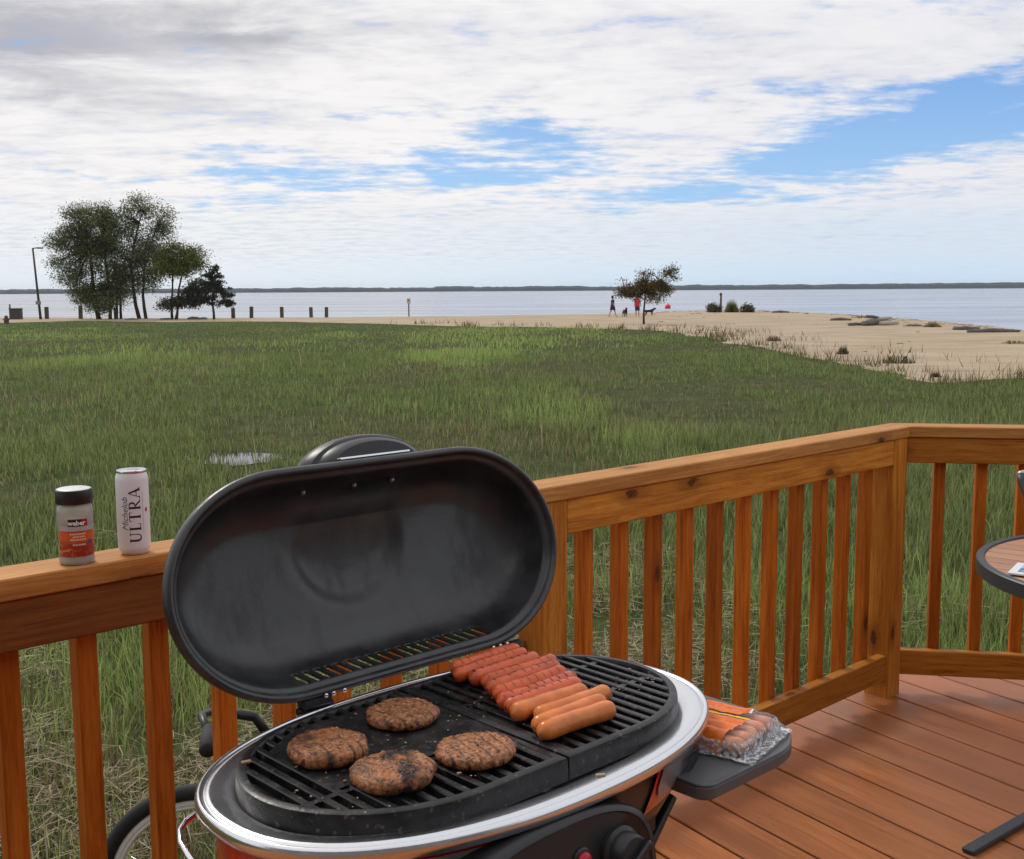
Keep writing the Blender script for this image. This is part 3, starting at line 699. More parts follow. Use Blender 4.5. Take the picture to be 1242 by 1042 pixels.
board('post', M_RAIL, 2.601, 2.69, RF-.002, RF+.087, -.5, ZC, RA, axis='z')
bs = [-.175-.1395*k for k in range(11)]+[-1.919-.1385*k for k in range(12)]
for s_ in bs: board('baluster', M_BAL, s_-.019, s_+.019, RF+.0385, RF+.0765, .088, ZC-.001, axis='z')
for k in range(18): 
    s_ = .113+.1385*k
    board('baluster', M_BAL, s_-.019, s_+.019, RF+.0385, RF+.0765, .088, ZC-.001, RA, axis='z')

# ------------------------------------------------------------------ grill
GA = .7579; GX, GY = -.0525, 1.5133
ge = Vector((math.cos(GA), math.sin(GA), 0)); gg = Vector((-ge.y, ge.x, 0))
def GW(u, v, z): return Vector((GX, GY, 0))+ge*u+gg*v+Vector((0, 0, z))
grill = empty('gas_grill', (GX, GY, DZ), GA, 'open portable gas grill with black lid, steel rim and red ends on the deck', 'grill')
z_ = lambda z: z-DZ
TA, TBB, TN = .391, .237, 2.27
prof = [(.004, .826, 0), (.0, .829, 0), (0, .840, 0), (.002, .8445, 0), (.005, .846, 0), (.008, .8445, 0), (.0095, .842, .3), (.0115, .8435, 0), (.014, .8455, 0), (.018, .8455, 0.05), (.03, .844, .12), (.04, .842, .45), (.046, .838, .75), (.052, .832, .9), (.075, .8285, 1), (.1, .82, 1), (.13, .79, 1), (.16, .785, 1)]
b = MB(); LP_ = [suploop(TA-d, TBB-d*.98, TN, z_(z), 128) for d, z, g_ in prof]; b.loft(LP_, cap1=True)
b.at = [g_*((.22 if (p[1] < -.05 and p[0] > -.22) or p[0] > .25 else .3+.7*min(1, max(0, (p[1]+.05)/.05)+max(0, (-.22-p[0])/.08))) if .015 < d < .09 else 1) for (d, z, g_), L in zip(prof, LP_) for p in L]
b.build('drip_tray', M_TRAY, grill, True, 'grime')
b = MB(); b.loft([suploop(a, b_, TN, z_(z), 96) for a, b_, z in ((.384, .231, .8255), (.372, .22, .822), (.366, .212, .79), (.35, .2, .75), (.32, .175, .70), (.27, .13, .665), (.15, .06, .655))], cap1=True)
b.build('firebox', M_BLACKPL, grill, True)
# end caps
for sgn in (1, -1):
    b = MB(); N = 22
    def arc(a, bb, z, o=.0035): 
        out = []
        for i in range(N):
            t = (-58+i*(116/(N-1))) if sgn > 0 else (122+i*(116/(N-1)))
            x, y = sup(a+o, bb+o, TN, R(t)); out.append((x, y, z_(z)))
        return out
    b.loft([arc(.372, .22, .8225), arc(.366, .212, .79), arc(.352, .202, .757), arc(.33, .185, .735)], closed=False)
    ec = b.build('end_cap', M_RED, grill, True)
    b = MB()
    def arc2(a, bb, z, t0, t1): return [(*sup(a+.0055, bb+.0055, TN, R(t0+(t1-t0)*i/9)), z_(z)) for i in range(10)]
    q = (-56, -12) if sgn > 0 else (192, 236)
    b.loft([arc2(.3715, .219, .8185, *q), arc2(.366, .212, .79, *q), arc2(.357, .206, .768, q[0]+3, q[1]-1)], closed=False)
    mlab = mat('silver_sticker', base=(.34, .34, .36), rough=.35, metal=.5); b.build('label_plate', mlab, ec, True)
    b = MB()
    for k, (t0, z0, z1) in enumerate(((-43, .800, .806), (-43, .790, .796), (-43, .780, .786))):
        if sgn < 0: continue
        b.loft([[(*sup(.372+.0064, .219+.0064, TN, R(t0+i*1.3+k*1.5)), z_(z0)) for i in range(8)], [(*sup(.372+.0066, .219+.0066, TN, R(t0+i*1.3+k*1.5)), z_(z1)) for i in range(8)]], closed=False)
    if sgn > 0: b.build('printed_mark', M_BLACKPL, ec)
# cooking grates
GAa, GB, GC = .344, .176, .135
def grate(sgn, label):
    root = empty('cooking_grate', (0, 0, z_(.865)), 0, parent=grill); root['label'] = label
    b = MB(); N = 60
    def half_loop(ins, z, gap=.0018):
        pts = []
        for i in range(N+1):
            t = -math.pi/2+math.pi*i/N; x, y = stad(GAa-ins, GB-ins, GC, t); pts.append((sgn*max(x, gap+ins*.0), y))
        pts = [p for p in pts if abs(p[0]) > gap-1e-6]
        pts[0] = (sgn*(gap+ins), -(GB-ins)); pts[-1] = (sgn*(gap+ins), GB-ins)
        return [(x, y, z) for x, y in pts]
    b.loft([half_loop(.016, -.012), half_loop(.0145, -.003), half_loop(.012, 0), half_loop(.004, 0), half_loop(.001, -.0015), half_loop(0, -.005), half_loop(-.001, -.031), half_loop(.004, -.033), half_loop(.006, -.012), half_loop(.016, -.012)])
    fr = b.build('frame', M_IRON, root, True, autos=40)
    # ribs run across the grill; spaced along u
    def vext(u, ins=.0115):
        a, bb = GAa-ins, GB-ins
        if abs(u) >= a: return 0
        return bb if abs(u) < GC else bb*math.sqrt(max(0, 1-((abs(u)-GC)/(a-GC))**2))
    b = MB(); p = .0222; k = 0; u = .020
    while u < GAa-.014:
        e_ = vext(u)
        x = sgn*u
        if e_ > .02: 
            w = .0098
            b.loft([[(x-w/2, s_*e_, -.011) for s_ in (-1, 1)], [(x-w/2, s_*e_, -.0022) for s_ in (-1, 1)], [(x-w/2+.0015, s_*e_, -.0006) for s_ in (-1, 1)], [(x+w/2-.0015, s_*e_, -.0006) for s_ in (-1, 1)], [(x+w/2, s_*e_, -.0022) for s_ in (-1, 1)], [(x+w/2, s_*e_, -.011) for s_ in (-1, 1)]], closed=False)
        u += p
    for v in ((-.058, .03) if sgn < 0 else (-.045, .055)):
        if sgn < 0 and v > 0: continue
        L = GC+(GAa-GC)*math.sqrt(1-(v/GB)**2)-.012
        b.box((sgn*L/2, v, -.0065), (L-.01, .009, .008))
    b.build('ribs', M_IRON, root)
    # flat griddle area between the ribs
    b = MB()
    if sgn < 0:
        poly = [(-.262, -.052), (-.002, -.052), (-.002, .142), (-.20, .142), (-.262, .1)]
        zt = -.0004
    else:
        poly = [(.002, -.15), (.03, -.15), (.03, -.04), (.3, -.035), (.3, .07), (.26, .14), (.002, .152)]; zt = -.0052
    b.prism(poly, -.010, zt); b.build('griddle_plate', M_IRON, root)
    return root
grate(-1, 'left cooking grate with smooth centre plate'); grate(1, 'right cooking grate with ridged bars')

# lid ---------------------------------------------------------------
LT = .2573; LA, LB, LC = .3661, .1684, .170
lid = empty('lid', (.0605, .2685, z_(1.025)), 0, parent=grill); lid.rotation_euler = (math.pi/2-LT, 0, -.0124)
def recess(x, y):
    cy = .052; r_ = .118
    d = math.hypot(x, y-cy) if y < cy else abs(x)
    t = max(0, min(1, (r_-d)/.038)); t = t*t*(3-2*t)
    f = max(0, min(1, (.125-y)/.11)); f = f*f*(3-2*f)
    return -.0125*t*f
def lidloop(d, z, s_=1.0, emb=0, N=160):
    L = stadloop(LA-d, LB-d, LC, z, N, s_)
    return [(x, y, zz+emb*recess(x, y)) for x, y, zz in L]
inner = [(.0015, 0), (.004, .003), (.008, .0035), (.011, .001), (.0125, -.004), (.0145, -.008), (.018, -.009), (.021, -.011), (.023, -.017), (.026, -.03), (.030, -.045), (.036, -.06), (.046, -.074), (.060, -.085), (.08, -.093)]
outerp = [(0, -.003), (.0005, -.012), (.004, -.0145), (.012, -.016), (.0175, -.018), (.0205, -.022), (.0238, -.0315), (.0278, -.0465), (.034, -.0625), (.045, -.0775), (.060, -.089), (.078, -.0985)]
loops = []
dc = .08
ss = [1-.96*(i/30) for i in range(1, 31)]
cen_in = [(dc, -.093-.012*(1-s_)**.7, s_) for s_ in ss]
loops += [lidloop(d, z-.006, s_, 1) for d, z, s_ in reversed(cen_in)]
no = len(loops)
loops += [lidloop(d, z-.004*(d > .03)) for d, z in reversed(outerp)]
n_out = len(loops)
loops += [lidloop(d, z) for d, z in inner]
loops += [lidloop(d, z, s_, 1) for d, z, s_ in cen_in]
b = MB(); b.loft(loops, cap0=True, cap1=True)
nf = 160
b.m = [1 if (i//nf) < n_out-4 else 0 for i in range(nf*(len(loops)-1))]+[1, 0]
shell = b.build('shell', [M_ENAMEL, M_LIDRED], lid, True)
cb = MB()
for k in range(19):
    x = -.163+k*.0192; cb.box((x, -LB+.012, -.036), (.0090, .054, .044))
cut = cb.build('cutter', M_ENAMEL, lid)
bm_ = shell.modifiers.new('b', 'BOOLEAN'); bm_.object = cut; bm_.operation = 'DIFFERENCE'; bm_.solver = 'EXACT'
bpy.context.view_layer.update(); dg = bpy.context.evaluated_depsgraph_get()
me = bpy.data.meshes.new_from_object(shell.evaluated_get(dg)); shell.modifiers.clear()
old = shell.data; shell.data = me; bpy.data.meshes.remove(old); bpy.data.objects.remove(cut)
me.name = 'shell'
# handle on the front wall of the lid (on top now that it is open)
b = MB(); HX = .028
def hl(r, z, ox=0): return [(HX+ox+.118*math.cos(R(a))*r, LB-.012+.056*math.sin(R(a))*r, z) for a in range(0, 181, 9)]
b.loft([hl(.05, -.10), hl(.6, -.098), hl(.9, -.09), hl(.985, -.08), hl(1, -.07), hl(.99, -.058), hl(.93, -.048), hl(.86, -.045), hl(.80, -.030), hl(.70, -.022), hl(.05, -.02)], closed=False)
hd_ = b.build('handle', M_BLACKPL, lid, True, autos=35)
b = MB(); b.box((.018, LB+.0035, -.012), (.135, .0035, .010), ch=.001); b.build('handle_bracket', M_CHROME, lid)
for x in (-.095, .0, .075):
    b = MB(); b.lathe([(.001, -.004), (.004, -.003), (.005, 0), (.004, .003), (.001, .004)], 14); o = b.build('screw', mat('dull_bolt', base=(.3, .3, .3), rough=.3, metal=.8), lid, True); o.location = (x, LB-.037, -.056); o.rotation_euler = (1.2, 0, 0)
for x in (-.15, -.137, -.118, .175, .19, .205):
    b = MB(); b.lathe([(.0036, 0), (.0034, .002), (.002, .0032)], 12); o = b.build('screw', M_CHROME, lid, True); o.location = (x, -LB+.001, .004); o.rotation_euler = (.4, 0, 0)
# hinge tabs
for x in (-.16, .22):
    b = MB(); b.box((x, -LB-.006, -.012), (.05, .016, .02), ch=.003); b.tube([(x-.03, -LB-.014, -.014), (x+.03, -LB-.014, -.014)], .005, 10); b.build('hinge', M_STEELB, lid, True, autos=40)

# control panel
pan = empty('control_panel', (-.085, -.214, z_(.738)), 0, parent=grill); pan.rotation_euler = (math.pi/2-.16, 0, 0)
b = MB()
def pl(s_, z): return [(x*s_, y*s_, z) for x, y, _ in suploop(.165, .085, 2.8, 0, 72)]
b.loft([pl(1.02, -.05), pl(1.0, .034), pl(.97, .042), pl(.92, .044), pl(.90, .041), pl(.5, .041)], cap1=True)
b.build('panel', M_BLACKPL, pan, True, autos=50)
def knob(x, y):
    k = empty('knob', (x, y, .041), 0, parent=pan); k.rotation_euler = (0, 0, .5)
    b = MB(); b.lathe([(.034, 0), (.033, .006), (.028, .009), (.026, .024), (.023, .028), (.01, .029)], 36); b.build('knob_body', M_BLACKPL, k, True, autos=40)
    b = MB(); b.box((0, 0, .031), (.05, .011, .013), ch=.003); b.build('grip', mat('glossy_black_plastic', base=(.012, .012, .014), rough=.15), k)
knob(.095, .018); knob(-.035, .012)
b = MB(); b.lathe([(.0115, 0), (.011, .007), (.008, .0095), (.003, .01)], 24); o = b.build('igniter_button', mat('red_button', base=(.5, .01, .02), rough=.25), pan, True); o.location = (.031, .030, .0405)
b = MB(); b.lathe([(.0165, 0), (.0155, .003), (.0125, .0035)], 24); o = b.build('button_ring', M_BLACKPL, pan, True); o.location = (.031, .030, .0405)
# side shelf
def rrect(x0, x1, y0, y1, r_, n=14):
    P = []
    for cx, cy, a0 in ((x1-r_, y1-r_, 0), (x0+r_*.2, y1-r_*.2, 90), (x0+r_*.2, y0+r_*.2, 180), (x1-r_, y0+r_, 270)):
        rr = r_ if cx == x1-r_ else r_*.2
        for i in range(n+1): a = R(a0+90*i/n); P.append((cx+rr*math.cos(a), cy+rr*math.sin(a)))
    return P
b = MB(); P0 = rrect(.20, .488, -.240, .15, .12)
b.prism(P0, z_(.758), z_(.7795), ch=.004); sh = b.build('side_shelf', M_SHELF, grill, True, autos=30)
b = MB()
def insP(d): return rrect(.20+d, .488-d, -.240+d, .15-d, .12-d)
b.loft([[(*p, z_(.7794)) for p in insP(.0)], [(*p, z_(.7812)) for p in insP(.001)], [(*p, z_(.7812)) for p in insP(.004)], [(*p, z_(.7796)) for p in insP(.008)]]); b.build('raised_edge', M_SHELF, sh)
b = MB(); b.box((.335, -.12, z_(.742)), (.24, .03, .03), ch=.004); b.box((.17, -.13, z_(.725)), (.05, .06, .06), ch=.004); b.build('shelf_bracket', M_BLACKPL, grill)
# carrying wire on the left end
b = MB(); WP = [(-.335, .128, z_(.802)), (-.352, .127, z_(.802)), (-.370, .119, z_(.801)), (-.386, .102, z_(.80)), (-.397, .078, z_(.798)), (-.402, .050, z_(.794)), (-.402, .02, z_(.785)), (-.395, -.01, z_(.77)), (-.375, -.035, z_(.755)), (-.34, -.05, z_(.745))]
b.tube(WP, .0042, 10); b.build('wire_handle', M_CHROME, grill, True)
# folding stand
for sv in (-1, 1):
    b = MB(); b.tube([(-.29, sv*.13, z_(.70)), (.33, sv*.15, .055)], .0125, 12); b.build('leg', M_STEELB, grill, True)
    b = MB(); b.tube([(.29, sv*.105, z_(.70)), (-.33, sv*.125, .03)], .0125, 12); b.build('leg', M_STEELB, grill, True)
b = MB(); b.tube([(-.33, -.16, .025), (-.33, .16, .025)], .0125, 12); b.build('foot_bar', M_STEELB, grill, True)
b = MB(); b.tube([(.33, -.19, .09), (.33, .19, .09)], .008, 12); b.build('axle', M_STEELB, grill, True)
for sv in (-1, 1):
    wroot = empty('wheel', (.33, sv*.185, .09), 0, parent=grill); wroot.rotation_euler = (math.pi/2, 0, 0)
    b = MB(); b.lathe([(.05, -.016), (.078, -.018), (.088, -.012), (.09, 0), (.088, .012), (.078, .018), (.05, .016)], 36, cap=False); b.build('tyre', mat('rubber', base=(.02, .02, .02), rough=.8), wroot, True)
    b = MB(); b.lathe([(.012, -.018), (.05, -.012), (.05, .012), (.012, .018)], 24); b.build('rim', M_BLACKPL, wroot, True, autos=30)

# ------------------------------------------------------------------ food
def place(o, u, v, z, yaw=0):
    p = GW(u, v, z); o.location = p; o.rotation_euler = (0, 0, GA+yaw); return o
def burger(u, v, r_, h, seed, yaw, charw, label, ex=1.0):
    N, M = 84, 26; loops = []; at_ = []
    prof = [(.0, 0)]
    def P(rho, side):   # rho 0..1 ; profile of a patty
        if side: return r_*(.97+.03*math.sin(rho*math.pi)), h*(.08+.72*rho)
    rings = []
    for i in range(4): rings.append((r_*(.3+.65*i/3), h*.0+.0005, 0))
    for i in range(6): t = i/5; a = -math.pi/2+math.pi*t; rings.append((r_*.955+h*.42*math.cos(a), h*.45+h*.45*math.sin(a), .4))
    for i in range(22): t = (i+1)/22; rings.append((r_*.955*(1-t*.985), h*.92+h*.10*math.sin(t*math.pi/2)**.7, 1))
    V = []; A = []
    for rr, zz, k in rings:
        L = []
        for j in range(N):
            a = 2*math.pi*j/N; x, y = math.cos(a), math.sin(a)
            edge = 1+.06*mn.noise(Vector((x*1.6, y*1.6, seed)))+.035*mn.noise(Vector((x*5, y*5, seed+3)))
            px, py = x*rr*edge*ex, y*rr*edge
            q_ = Vector((px*90, py*90, zz*90+seed*7)); d = mn.fractal(q_*2.3, .8, 2.1, 4)
            dz = d*.0015+mn.noise(Vector((px*34, py*34, seed)))*.0012; dr = d*.0022
            if zz < .001: dz = 0
            L.append((px+x*dr, py+y*dr, zz+dz*(1 if k else .3)))
            A.append(charw*max(0, min(1, .6+1.6*mn.noise(Vector((px*24+seed, py*24, 4))))))
        V.append(L)
    b = MB(); b.loft(V, cap0=True, cap1=True); b.at = A
    o = b.build('burger_patty', M_BURGER, None, True, 'char'); place(o, u, v, .865, yaw)
    return tag(o, label, 'burger', 'burgers on the grill')
burger(-.072, .068, .0425, 0.018, 1.3, .1, .12, 'plain light brown burger patty at the back, nearest the lid', 1.04)
burger(-.215, .036, .0435, 0.022, 4.7, -.2, .9, 'charred burger patty at the far left of the grate with dark patch', 1.0)
burger(-.2, -.078, .0445, 0.021, 9.1, .3, 1.0, 'blackened burger patty with red streak nearest the front left rim', 1.02)
burger(-.083, -.094, .0445, 0.017, 15.9, -.25, .05, 'round light brown burger patty with faint grill lines beside the hot dogs', 1.04)

def dog_mesh(name, m, L, r_, bend, seed, parent=None):
    b = MB(); n = 26; P = []; rs = []
    for i in range(n+1):
        t = i/n; x = (t-.5)*L; y = bend*(1-(2*t-1)**2)+mn.noise(Vector((x*16, seed, 0)))*.0028
        e_ = min(t, 1-t)*L; k = math.sqrt(max(0, 1-(1-min(1, e_/(r_*1.05)))**2)); rs.append(max(.0012, r_*k*(1+.07*mn.noise(Vector((x*38, seed, 2)))))); P.append((x, y, mn.noise(Vector((x*10, seed, 5)))*.0008))
    b.tube(P, rs, 20); return b.build(name, m, parent, True)
RR = .0128
dogs = [(.090, .228, .153, M_DOGRED, 'smooth red hot dog at the very back of the row, nearest the lid'),
        (.076, .219, .127, M_DOGRED, 'second hot dog from the lid, plain red and shaded'),
        (.079, .221, .101, M_DOGCHAR, 'third hot dog from the lid, red with a dark scorched line'),
        (.085, .229, .076, M_DOGRED, 'fourth hot dog from the lid, red with faint grill marks'),
        (.068, .217, .0505, M_DOGCHAR, 'fifth hot dog from the lid with spaced dark grill spots'),
        (.056, .205, .0255, M_DOGRED, 'sixth hot dog from the lid, smooth pinkish red'),
        (.044, .196, .0005, M_DOGCHAR, 'seventh hot dog from the lid with the strongest row of black grill marks'),
        (.034, .186, -.0235, M_DOGCHAR, 'last red grilled hot dog, touching the first pale orange one'),
        (.029, .165, -.0475, M_DOGRAW, 'first pale orange hot dog after the red grilled ones'),
        (.049, .182, -.073, M_DOGRAW, 'pale orange hot dog, second in the orange set, shifted toward the rim'),
        (.017, .154, -.0975, M_DOGRAW, 'pale orange hot dog squeezed between two others, second from the front'),
        (.008, .140, -.1225, M_DOGRAW, 'frontmost pale orange hot dog with a small split in its skin')]
for i, (u0, u1, v, m, lab) in enumerate(dogs):
    L = min(.150, u1-u0+.006)*(1+.035*math.sin(i*2.3)); o = dog_mesh('hot_dog', m, L, RR*(1+.05*math.sin(i*4.1)), .004*math.sin(i*1.9), i*3.7)
    place(o, (u0+u1)/2, v, .865+RR-.0005, [.0, .03, .01, 0, .02, 0, -.01, -.01, -.03, -.03, .0, -.04][i]); tag(o, lab, 'hot dog', 'hot dogs laid side by side on the grill')
    if i == 11:
        b = MB(); b.tube([(-.048, .0045, .0118), (-.035, .003, .0124), (-.022, .004, .0118)], .0007, 6); b.build('split', mat('split_skin', base=(.12, .02, .01), rough=.5), o)
# loose crumbs and fat specks
V = []; b = MB(); rr_ = random.Random(4)
for k in range(150):
    u = rr_.uniform(-.32, .31); v = rr_.gauss(-.02, .075)
    on = abs(u) < .31 and abs(v) < .15
    z = .8655 if on else .8285
    if not on and (abs(u) > .33 or abs(v) > .185): continue
    p = GW(u, v, z+.0008); s_ = rr_.uniform(.0006, .0019)*(1.5 if rr_.random() < .1 else 1)
    b.box(p, (s_*rr_.uniform(.8, 2.2), s_, s_*.7), Matrix.Rotation(rr_.uniform(0, 3), 3, 'Z'))
for u, v, z in ((-.34, -.09, .831), (-.33, -.12, .831), (.02, -.212, .846), (-.06, -.198, .835), (-.3, .09, .866)):
    b.box(GW(u, v, z), (.012, .005, .003), Matrix.Rotation(u*9, 3, 'Z'), ch=.001)
tag(b.build('food_crumbs', mat('crumbs', base=(.42, .3, .2), rough=.6)), 'tiny pale meat crumbs scattered over the grates and tray', 'crumbs', kind='stuff')

# hot dog package on the shelf -------------------------------------------------
pk = empty('hot_dog_package', GW(.362, -.146, .7805), GA-math.pi/2+.22, 'clear plastic hot dog package with orange label and yellow stripe on the side shelf', 'food package')
PL, PW = .135, .145      # along u (sausage length) and v
for i in range(5):
    y = -.0515+i*.0257
    o = dog_mesh('sausage', M_DOGPACK, .118, .0125, .001*math.sin(i), 50+i*2.2, pk); o.location = (.004*math.sin(i*2.1), y, .0135); o.rotation_euler = (0, 0, .02*math.sin(i*1.3))
def pkh(x, y):
    i = (y+.0515)/.0257; f = i-round(i); ex_ = max(0, 1-(abs(x)/.064)**8); ey = max(0, 1-(abs(y)/.068)**8)
    base = .0305-.004*(abs(f)*2)**2
    wr = .0024*mn.noise(Vector((x*60, y*60, 3)))+.0014*mn.noise(Vector((x*140, y*110, 8)))
    k = min(ex_, ey); return .0012+(base)*k**.35+wr*(1.3-.6*k)+.0015
b = MB(); nx, ny = 60, 80; V = []
for i in range(nx+1):
    for j in range(ny+1):
        x = (i/nx-.5)*(PL+.028); y = (j/ny-.5)*(PW+.012)
        V.append((x+.002*mn.noise(Vector((y*60, 1, 0))), y+.002*mn.noise(Vector((x*70, 2, 0))), pkh(x, y)))
b.add(V, [(i*(ny+1)+j, (i+1)*(ny+1)+j, (i+1)*(ny+1)+j+1, i*(ny+1)+j+1) for i in range(nx) for j in range(ny)])
def film_fn(nt, b_):
    tr = nt.node('ShaderNodeBsdfTransparent'); gl = nt.node('ShaderNodeBsdfGlossy'); gl.inputs['Roughness'].default_value = .07; gl.inputs['Color'].default_value = (.95, .95, .97, 1)
    nz = nt.noise(objc(nt), 120, 3); bn = nt.bump(nz, .6, .002); nt.l.new(bn, gl.inputs['Normal'])
    fr = nt.node('ShaderNodeFresnel'); fr.inputs[0].default_value = 1.45; nt.l.new(bn, fr.inputs[1])
    mx = nt.node('ShaderNodeMixShader'); nt.put(mx.inputs[0], nt.math('MINIMUM', nt.math('ADD', nt.math('MULTIPLY', fr.outputs[0], .9), .01), .55)); nt.l.new(tr.outputs[0], mx.inputs[1]); nt.l.new(gl.outputs[0], mx.inputs[2])
    nt.l.new(mx.outputs[0], nt.t.nodes['Material Output'].inputs[0])
M_FILM = mat('clear_plastic_film', film_fn)
b.build('plastic_film', M_FILM, pk, True)
def patchmesh(name, m, x0, x1, y0, y1, dz, parent, skew=0):
    b = MB(); n1, n2 = 24, 44; V = []
    for i in range(n1+1):
        for j in range(n2+1):
            y = y0+(y1-y0)*j/n2; x = x0+(x1-x0)*i/n1+skew*(y-y0); V.append((x, y, pkh(x, y)+dz))
    b.add(V, [(i*(n2+1)+j, (i+1)*(n2+1)+j, (i+1)*(n2+1)+j+1, i*(n2+1)+j+1) for i in range(n1) for j in range(n2)]); return b.build(name, m, parent, True)
lb = patchmesh('label', mat('orange_print', base=(.80, .17, .015), rough=.35), -.068, .028, -.068, .000, .0006, pk, .15)
patchmesh('yellow_stripe', mat('yellow_print', base=(.85, .55, .02), rough=.35), -.058, .038, .004, .015, .0008, lb, .0)
patchmesh('label_flap', mat('orange_print'), -.056, .020, .019, .052, .0006, lb, .25)
patchmesh('white_print', mat('white_print', base=(.8, .8, .8), rough=.4), .0, .03, .040, .058, .0004, pk, .0)

def seal_fn(nt, b_):
    tr = nt.node('ShaderNodeBsdfTransparent'); df = nt.node('ShaderNodeBsdfDiffuse'); df.inputs[0].default_value = (.85, .86, .88, 1)
    mx = nt.node('ShaderNodeMixShader'); nt.put(mx.inputs[0], nt.mapr(nt.noise(objc(nt), 150, 4, .65), .42, .62, .1, .75)); nt.l.new(tr.outputs[0], mx.inputs[1]); nt.l.new(df.outputs[0], mx.inputs[2])
    nt.l.new(mx.outputs[0], nt.t.nodes['Material Output'].inputs[0])
M_SEAL = mat('crinkled_seal', seal_fn)
patchmesh('sealed_edge', M_SEAL, .060, .080, -.078, .078, .0009, pk); patchmesh('sealed_edge', M_SEAL, -.078, .060, -.078, -.064, .0009, pk); patchmesh('sealed_edge', M_SEAL, -.078, .060, .062, .078, .0009, pk)

# ------------------------------------------------------------------ can and jar on the cap rail
def wrap(c, r_, vs, th0, z0, mode):
    away = Vector((c[0], c[1], 0)).normalized(); right = Vector((away.y, -away.x, 0)); out = []
    for v in vs:
        if mode == 'up': th = th0-v.y/r_; z = z0+v.x       # text climbs, letter tops to the left
        else: th = th0+v.x/r_; z = z0+v.y
        out.append(-away*math.cos(th)*r_+right*math.sin(th)*r_+Vector((0, 0, z)))
    return out
def subdiv(vs, fs, maxe):
    import bmesh
    bm = bmesh.new(); vv = [bm.verts.new(v) for v in vs]
    for f in fs:
        try: bm.faces.new([vv[i] for i in f])
        except ValueError: pass
    bmesh.ops.triangulate(bm, faces=bm.faces[:])
    for _ in range(5):
        E_ = [e for e in bm.edges if e.calc_length() > maxe]
        if not E_: break
        bmesh.ops.subdivide_edges(bm, edges=E_, cuts=1); bmesh.ops.triangulate(bm, faces=bm.faces[:])
    bm.verts.index_update(); V = [v.co.copy() for v in bm.verts]; F = [tuple(v.index for v in f.verts) for f in bm.faces]; bm.free(); return V, F
def label_mesh(name, m, c, r_, vs, fs, th0, z0, mode, parent):
    vs, fs = subdiv(vs, fs, .004); b = MB(); b.add(wrap(c, r_, vs, th0, z0, mode), fs); return b.build(name, m, parent)
def rectv(w_, h_): return [Vector((x, y, 0)) for x, y in ((-w_/2, -h_/2), (w_/2, -h_/2), (w_/2, h_/2), (-w_/2, h_/2))], [(0, 1, 2, 3)]
M_INK = mat('dark_blue_ink', base=(.012, .014, .04), rough=.4); M_WINK = mat('white_ink', base=(.78, .78, .76), rough=.5)
CANP = (-.694, 2.079); can = empty('beer_can', (*CANP, .9702), 0, 'tall slim white beer can with dark vertical lettering standing on the railing', 'can')
b = MB(); b.lathe([(.021, .0), (.0225, .001), (.0245, .004), (.0285, .011), (.029, .016), (.029, .137), (.0285, .142), (.0262, .149), (.0258, .1505)], 64, cap=True)
b.build('body', mat('white_satin_can', base=(.80, .80, .82), rough=.3), can, True, autos=60)
b = MB(); b.lathe([(.0258, .1495), (.0268, .152), (.0262, .1545), (.0252, .1535), (.0245, .1500), (.010, .1498)], 48); b.build('top', mat('brushed_aluminium', base=(.72, .73, .76), rough=.25, metal=1.), can, True, autos=40)
b = MB(); b.box((0, .004, .1518), (.012, .022, .0014), ch=.0005); b.build('pull_tab', M_CHROME, can)
# serif capitals drawn as strokes
def q4(x0, y0, x1, y1, w0, w1=None, horiz=False):
    w1 = w0 if w1 is None else w1
    if horiz: return [(x0, y0-w0/2), (x1, y1-w1/2), (x1, y1+w1/2), (x0, y0+w0/2)]
    return [(x0-w0/2, y0), (x0+w0/2, y0), (x1+w1/2, y1), (x1-w1/2, y1)]
def curve(pts, ws):
    out = []
    for (a, b_), (w0, w1) in zip(zip(pts[:-1], pts[1:]), zip(ws[:-1], ws[1:])):
        A = Vector(a); B = Vector(b_); d = (B-A).normalized(); n_ = Vector((-d.y, d.x)); out.append([tuple(A-n_*w0/2), tuple(B-n_*w1/2), tuple(B+n_*w1/2), tuple(A+n_*w0/2)])
    return out
T_, t_ = .17, .065
def serif(x, y, w_=.34): return q4(x-w_/2, y, x+w_/2, y, t_, horiz=True)
LET = {'U': (.86, [q4(.2, .3, .2, 1, T_), q4(.72, .3, .72, 1, t_)]+[serif(.2, .97), serif(.72, .97, .26)]+curve([(.2+.26-.26*math.cos(R(a)), .3-.27*math.sin(R(a))) for a in range(0, 181, 15)], [T_-(T_-t_)*k/12 for k in range(13)])),
       'L': (.66, [q4(.2, 0, .2, 1, T_), serif(.2, .97), serif(.2, .03, .3), q4(.2, .035, .62, .035, .07, .07, True), q4(.60, .02, .62, .26, .05, .03)]),
       'T': (.84, [q4(.42, 0, .42, 1, T_), serif(.42, .03), q4(.05, .965, .79, .965, .07, .07, True), q4(.05, .74, .07, .98, .02, .06), q4(.79, .74, .77, .98, .02, .06)]),
       'R': (.84, [q4(.2, 0, .2, 1, T_), serif(.2, .03), q4(.05, .965, .42, .965, .07, .07, True), q4(.2, .47, .42, .47, .06, .06, True), q4(.36, .47, .76, .0, .15, .18), serif(.78, .03, .2)]+curve([(.40+.22*math.sin(R(a)), .717+.25*math.cos(R(a))) for a in range(0, 181, 18)], [.07+.09*math.sin(R(18*k)) for k in range(11)])),
       'A': (.9, [q4(.1, 0, .45, 1, .06, .05), q4(.78, 0, .45, 1, T_+.02, .12), q4(.24, .32, .66, .32, .055, .055, True), serif(.1, .03, .24), serif(.79, .03, .32)])}
X = 0; vs = []; fs = []; hh = .0205
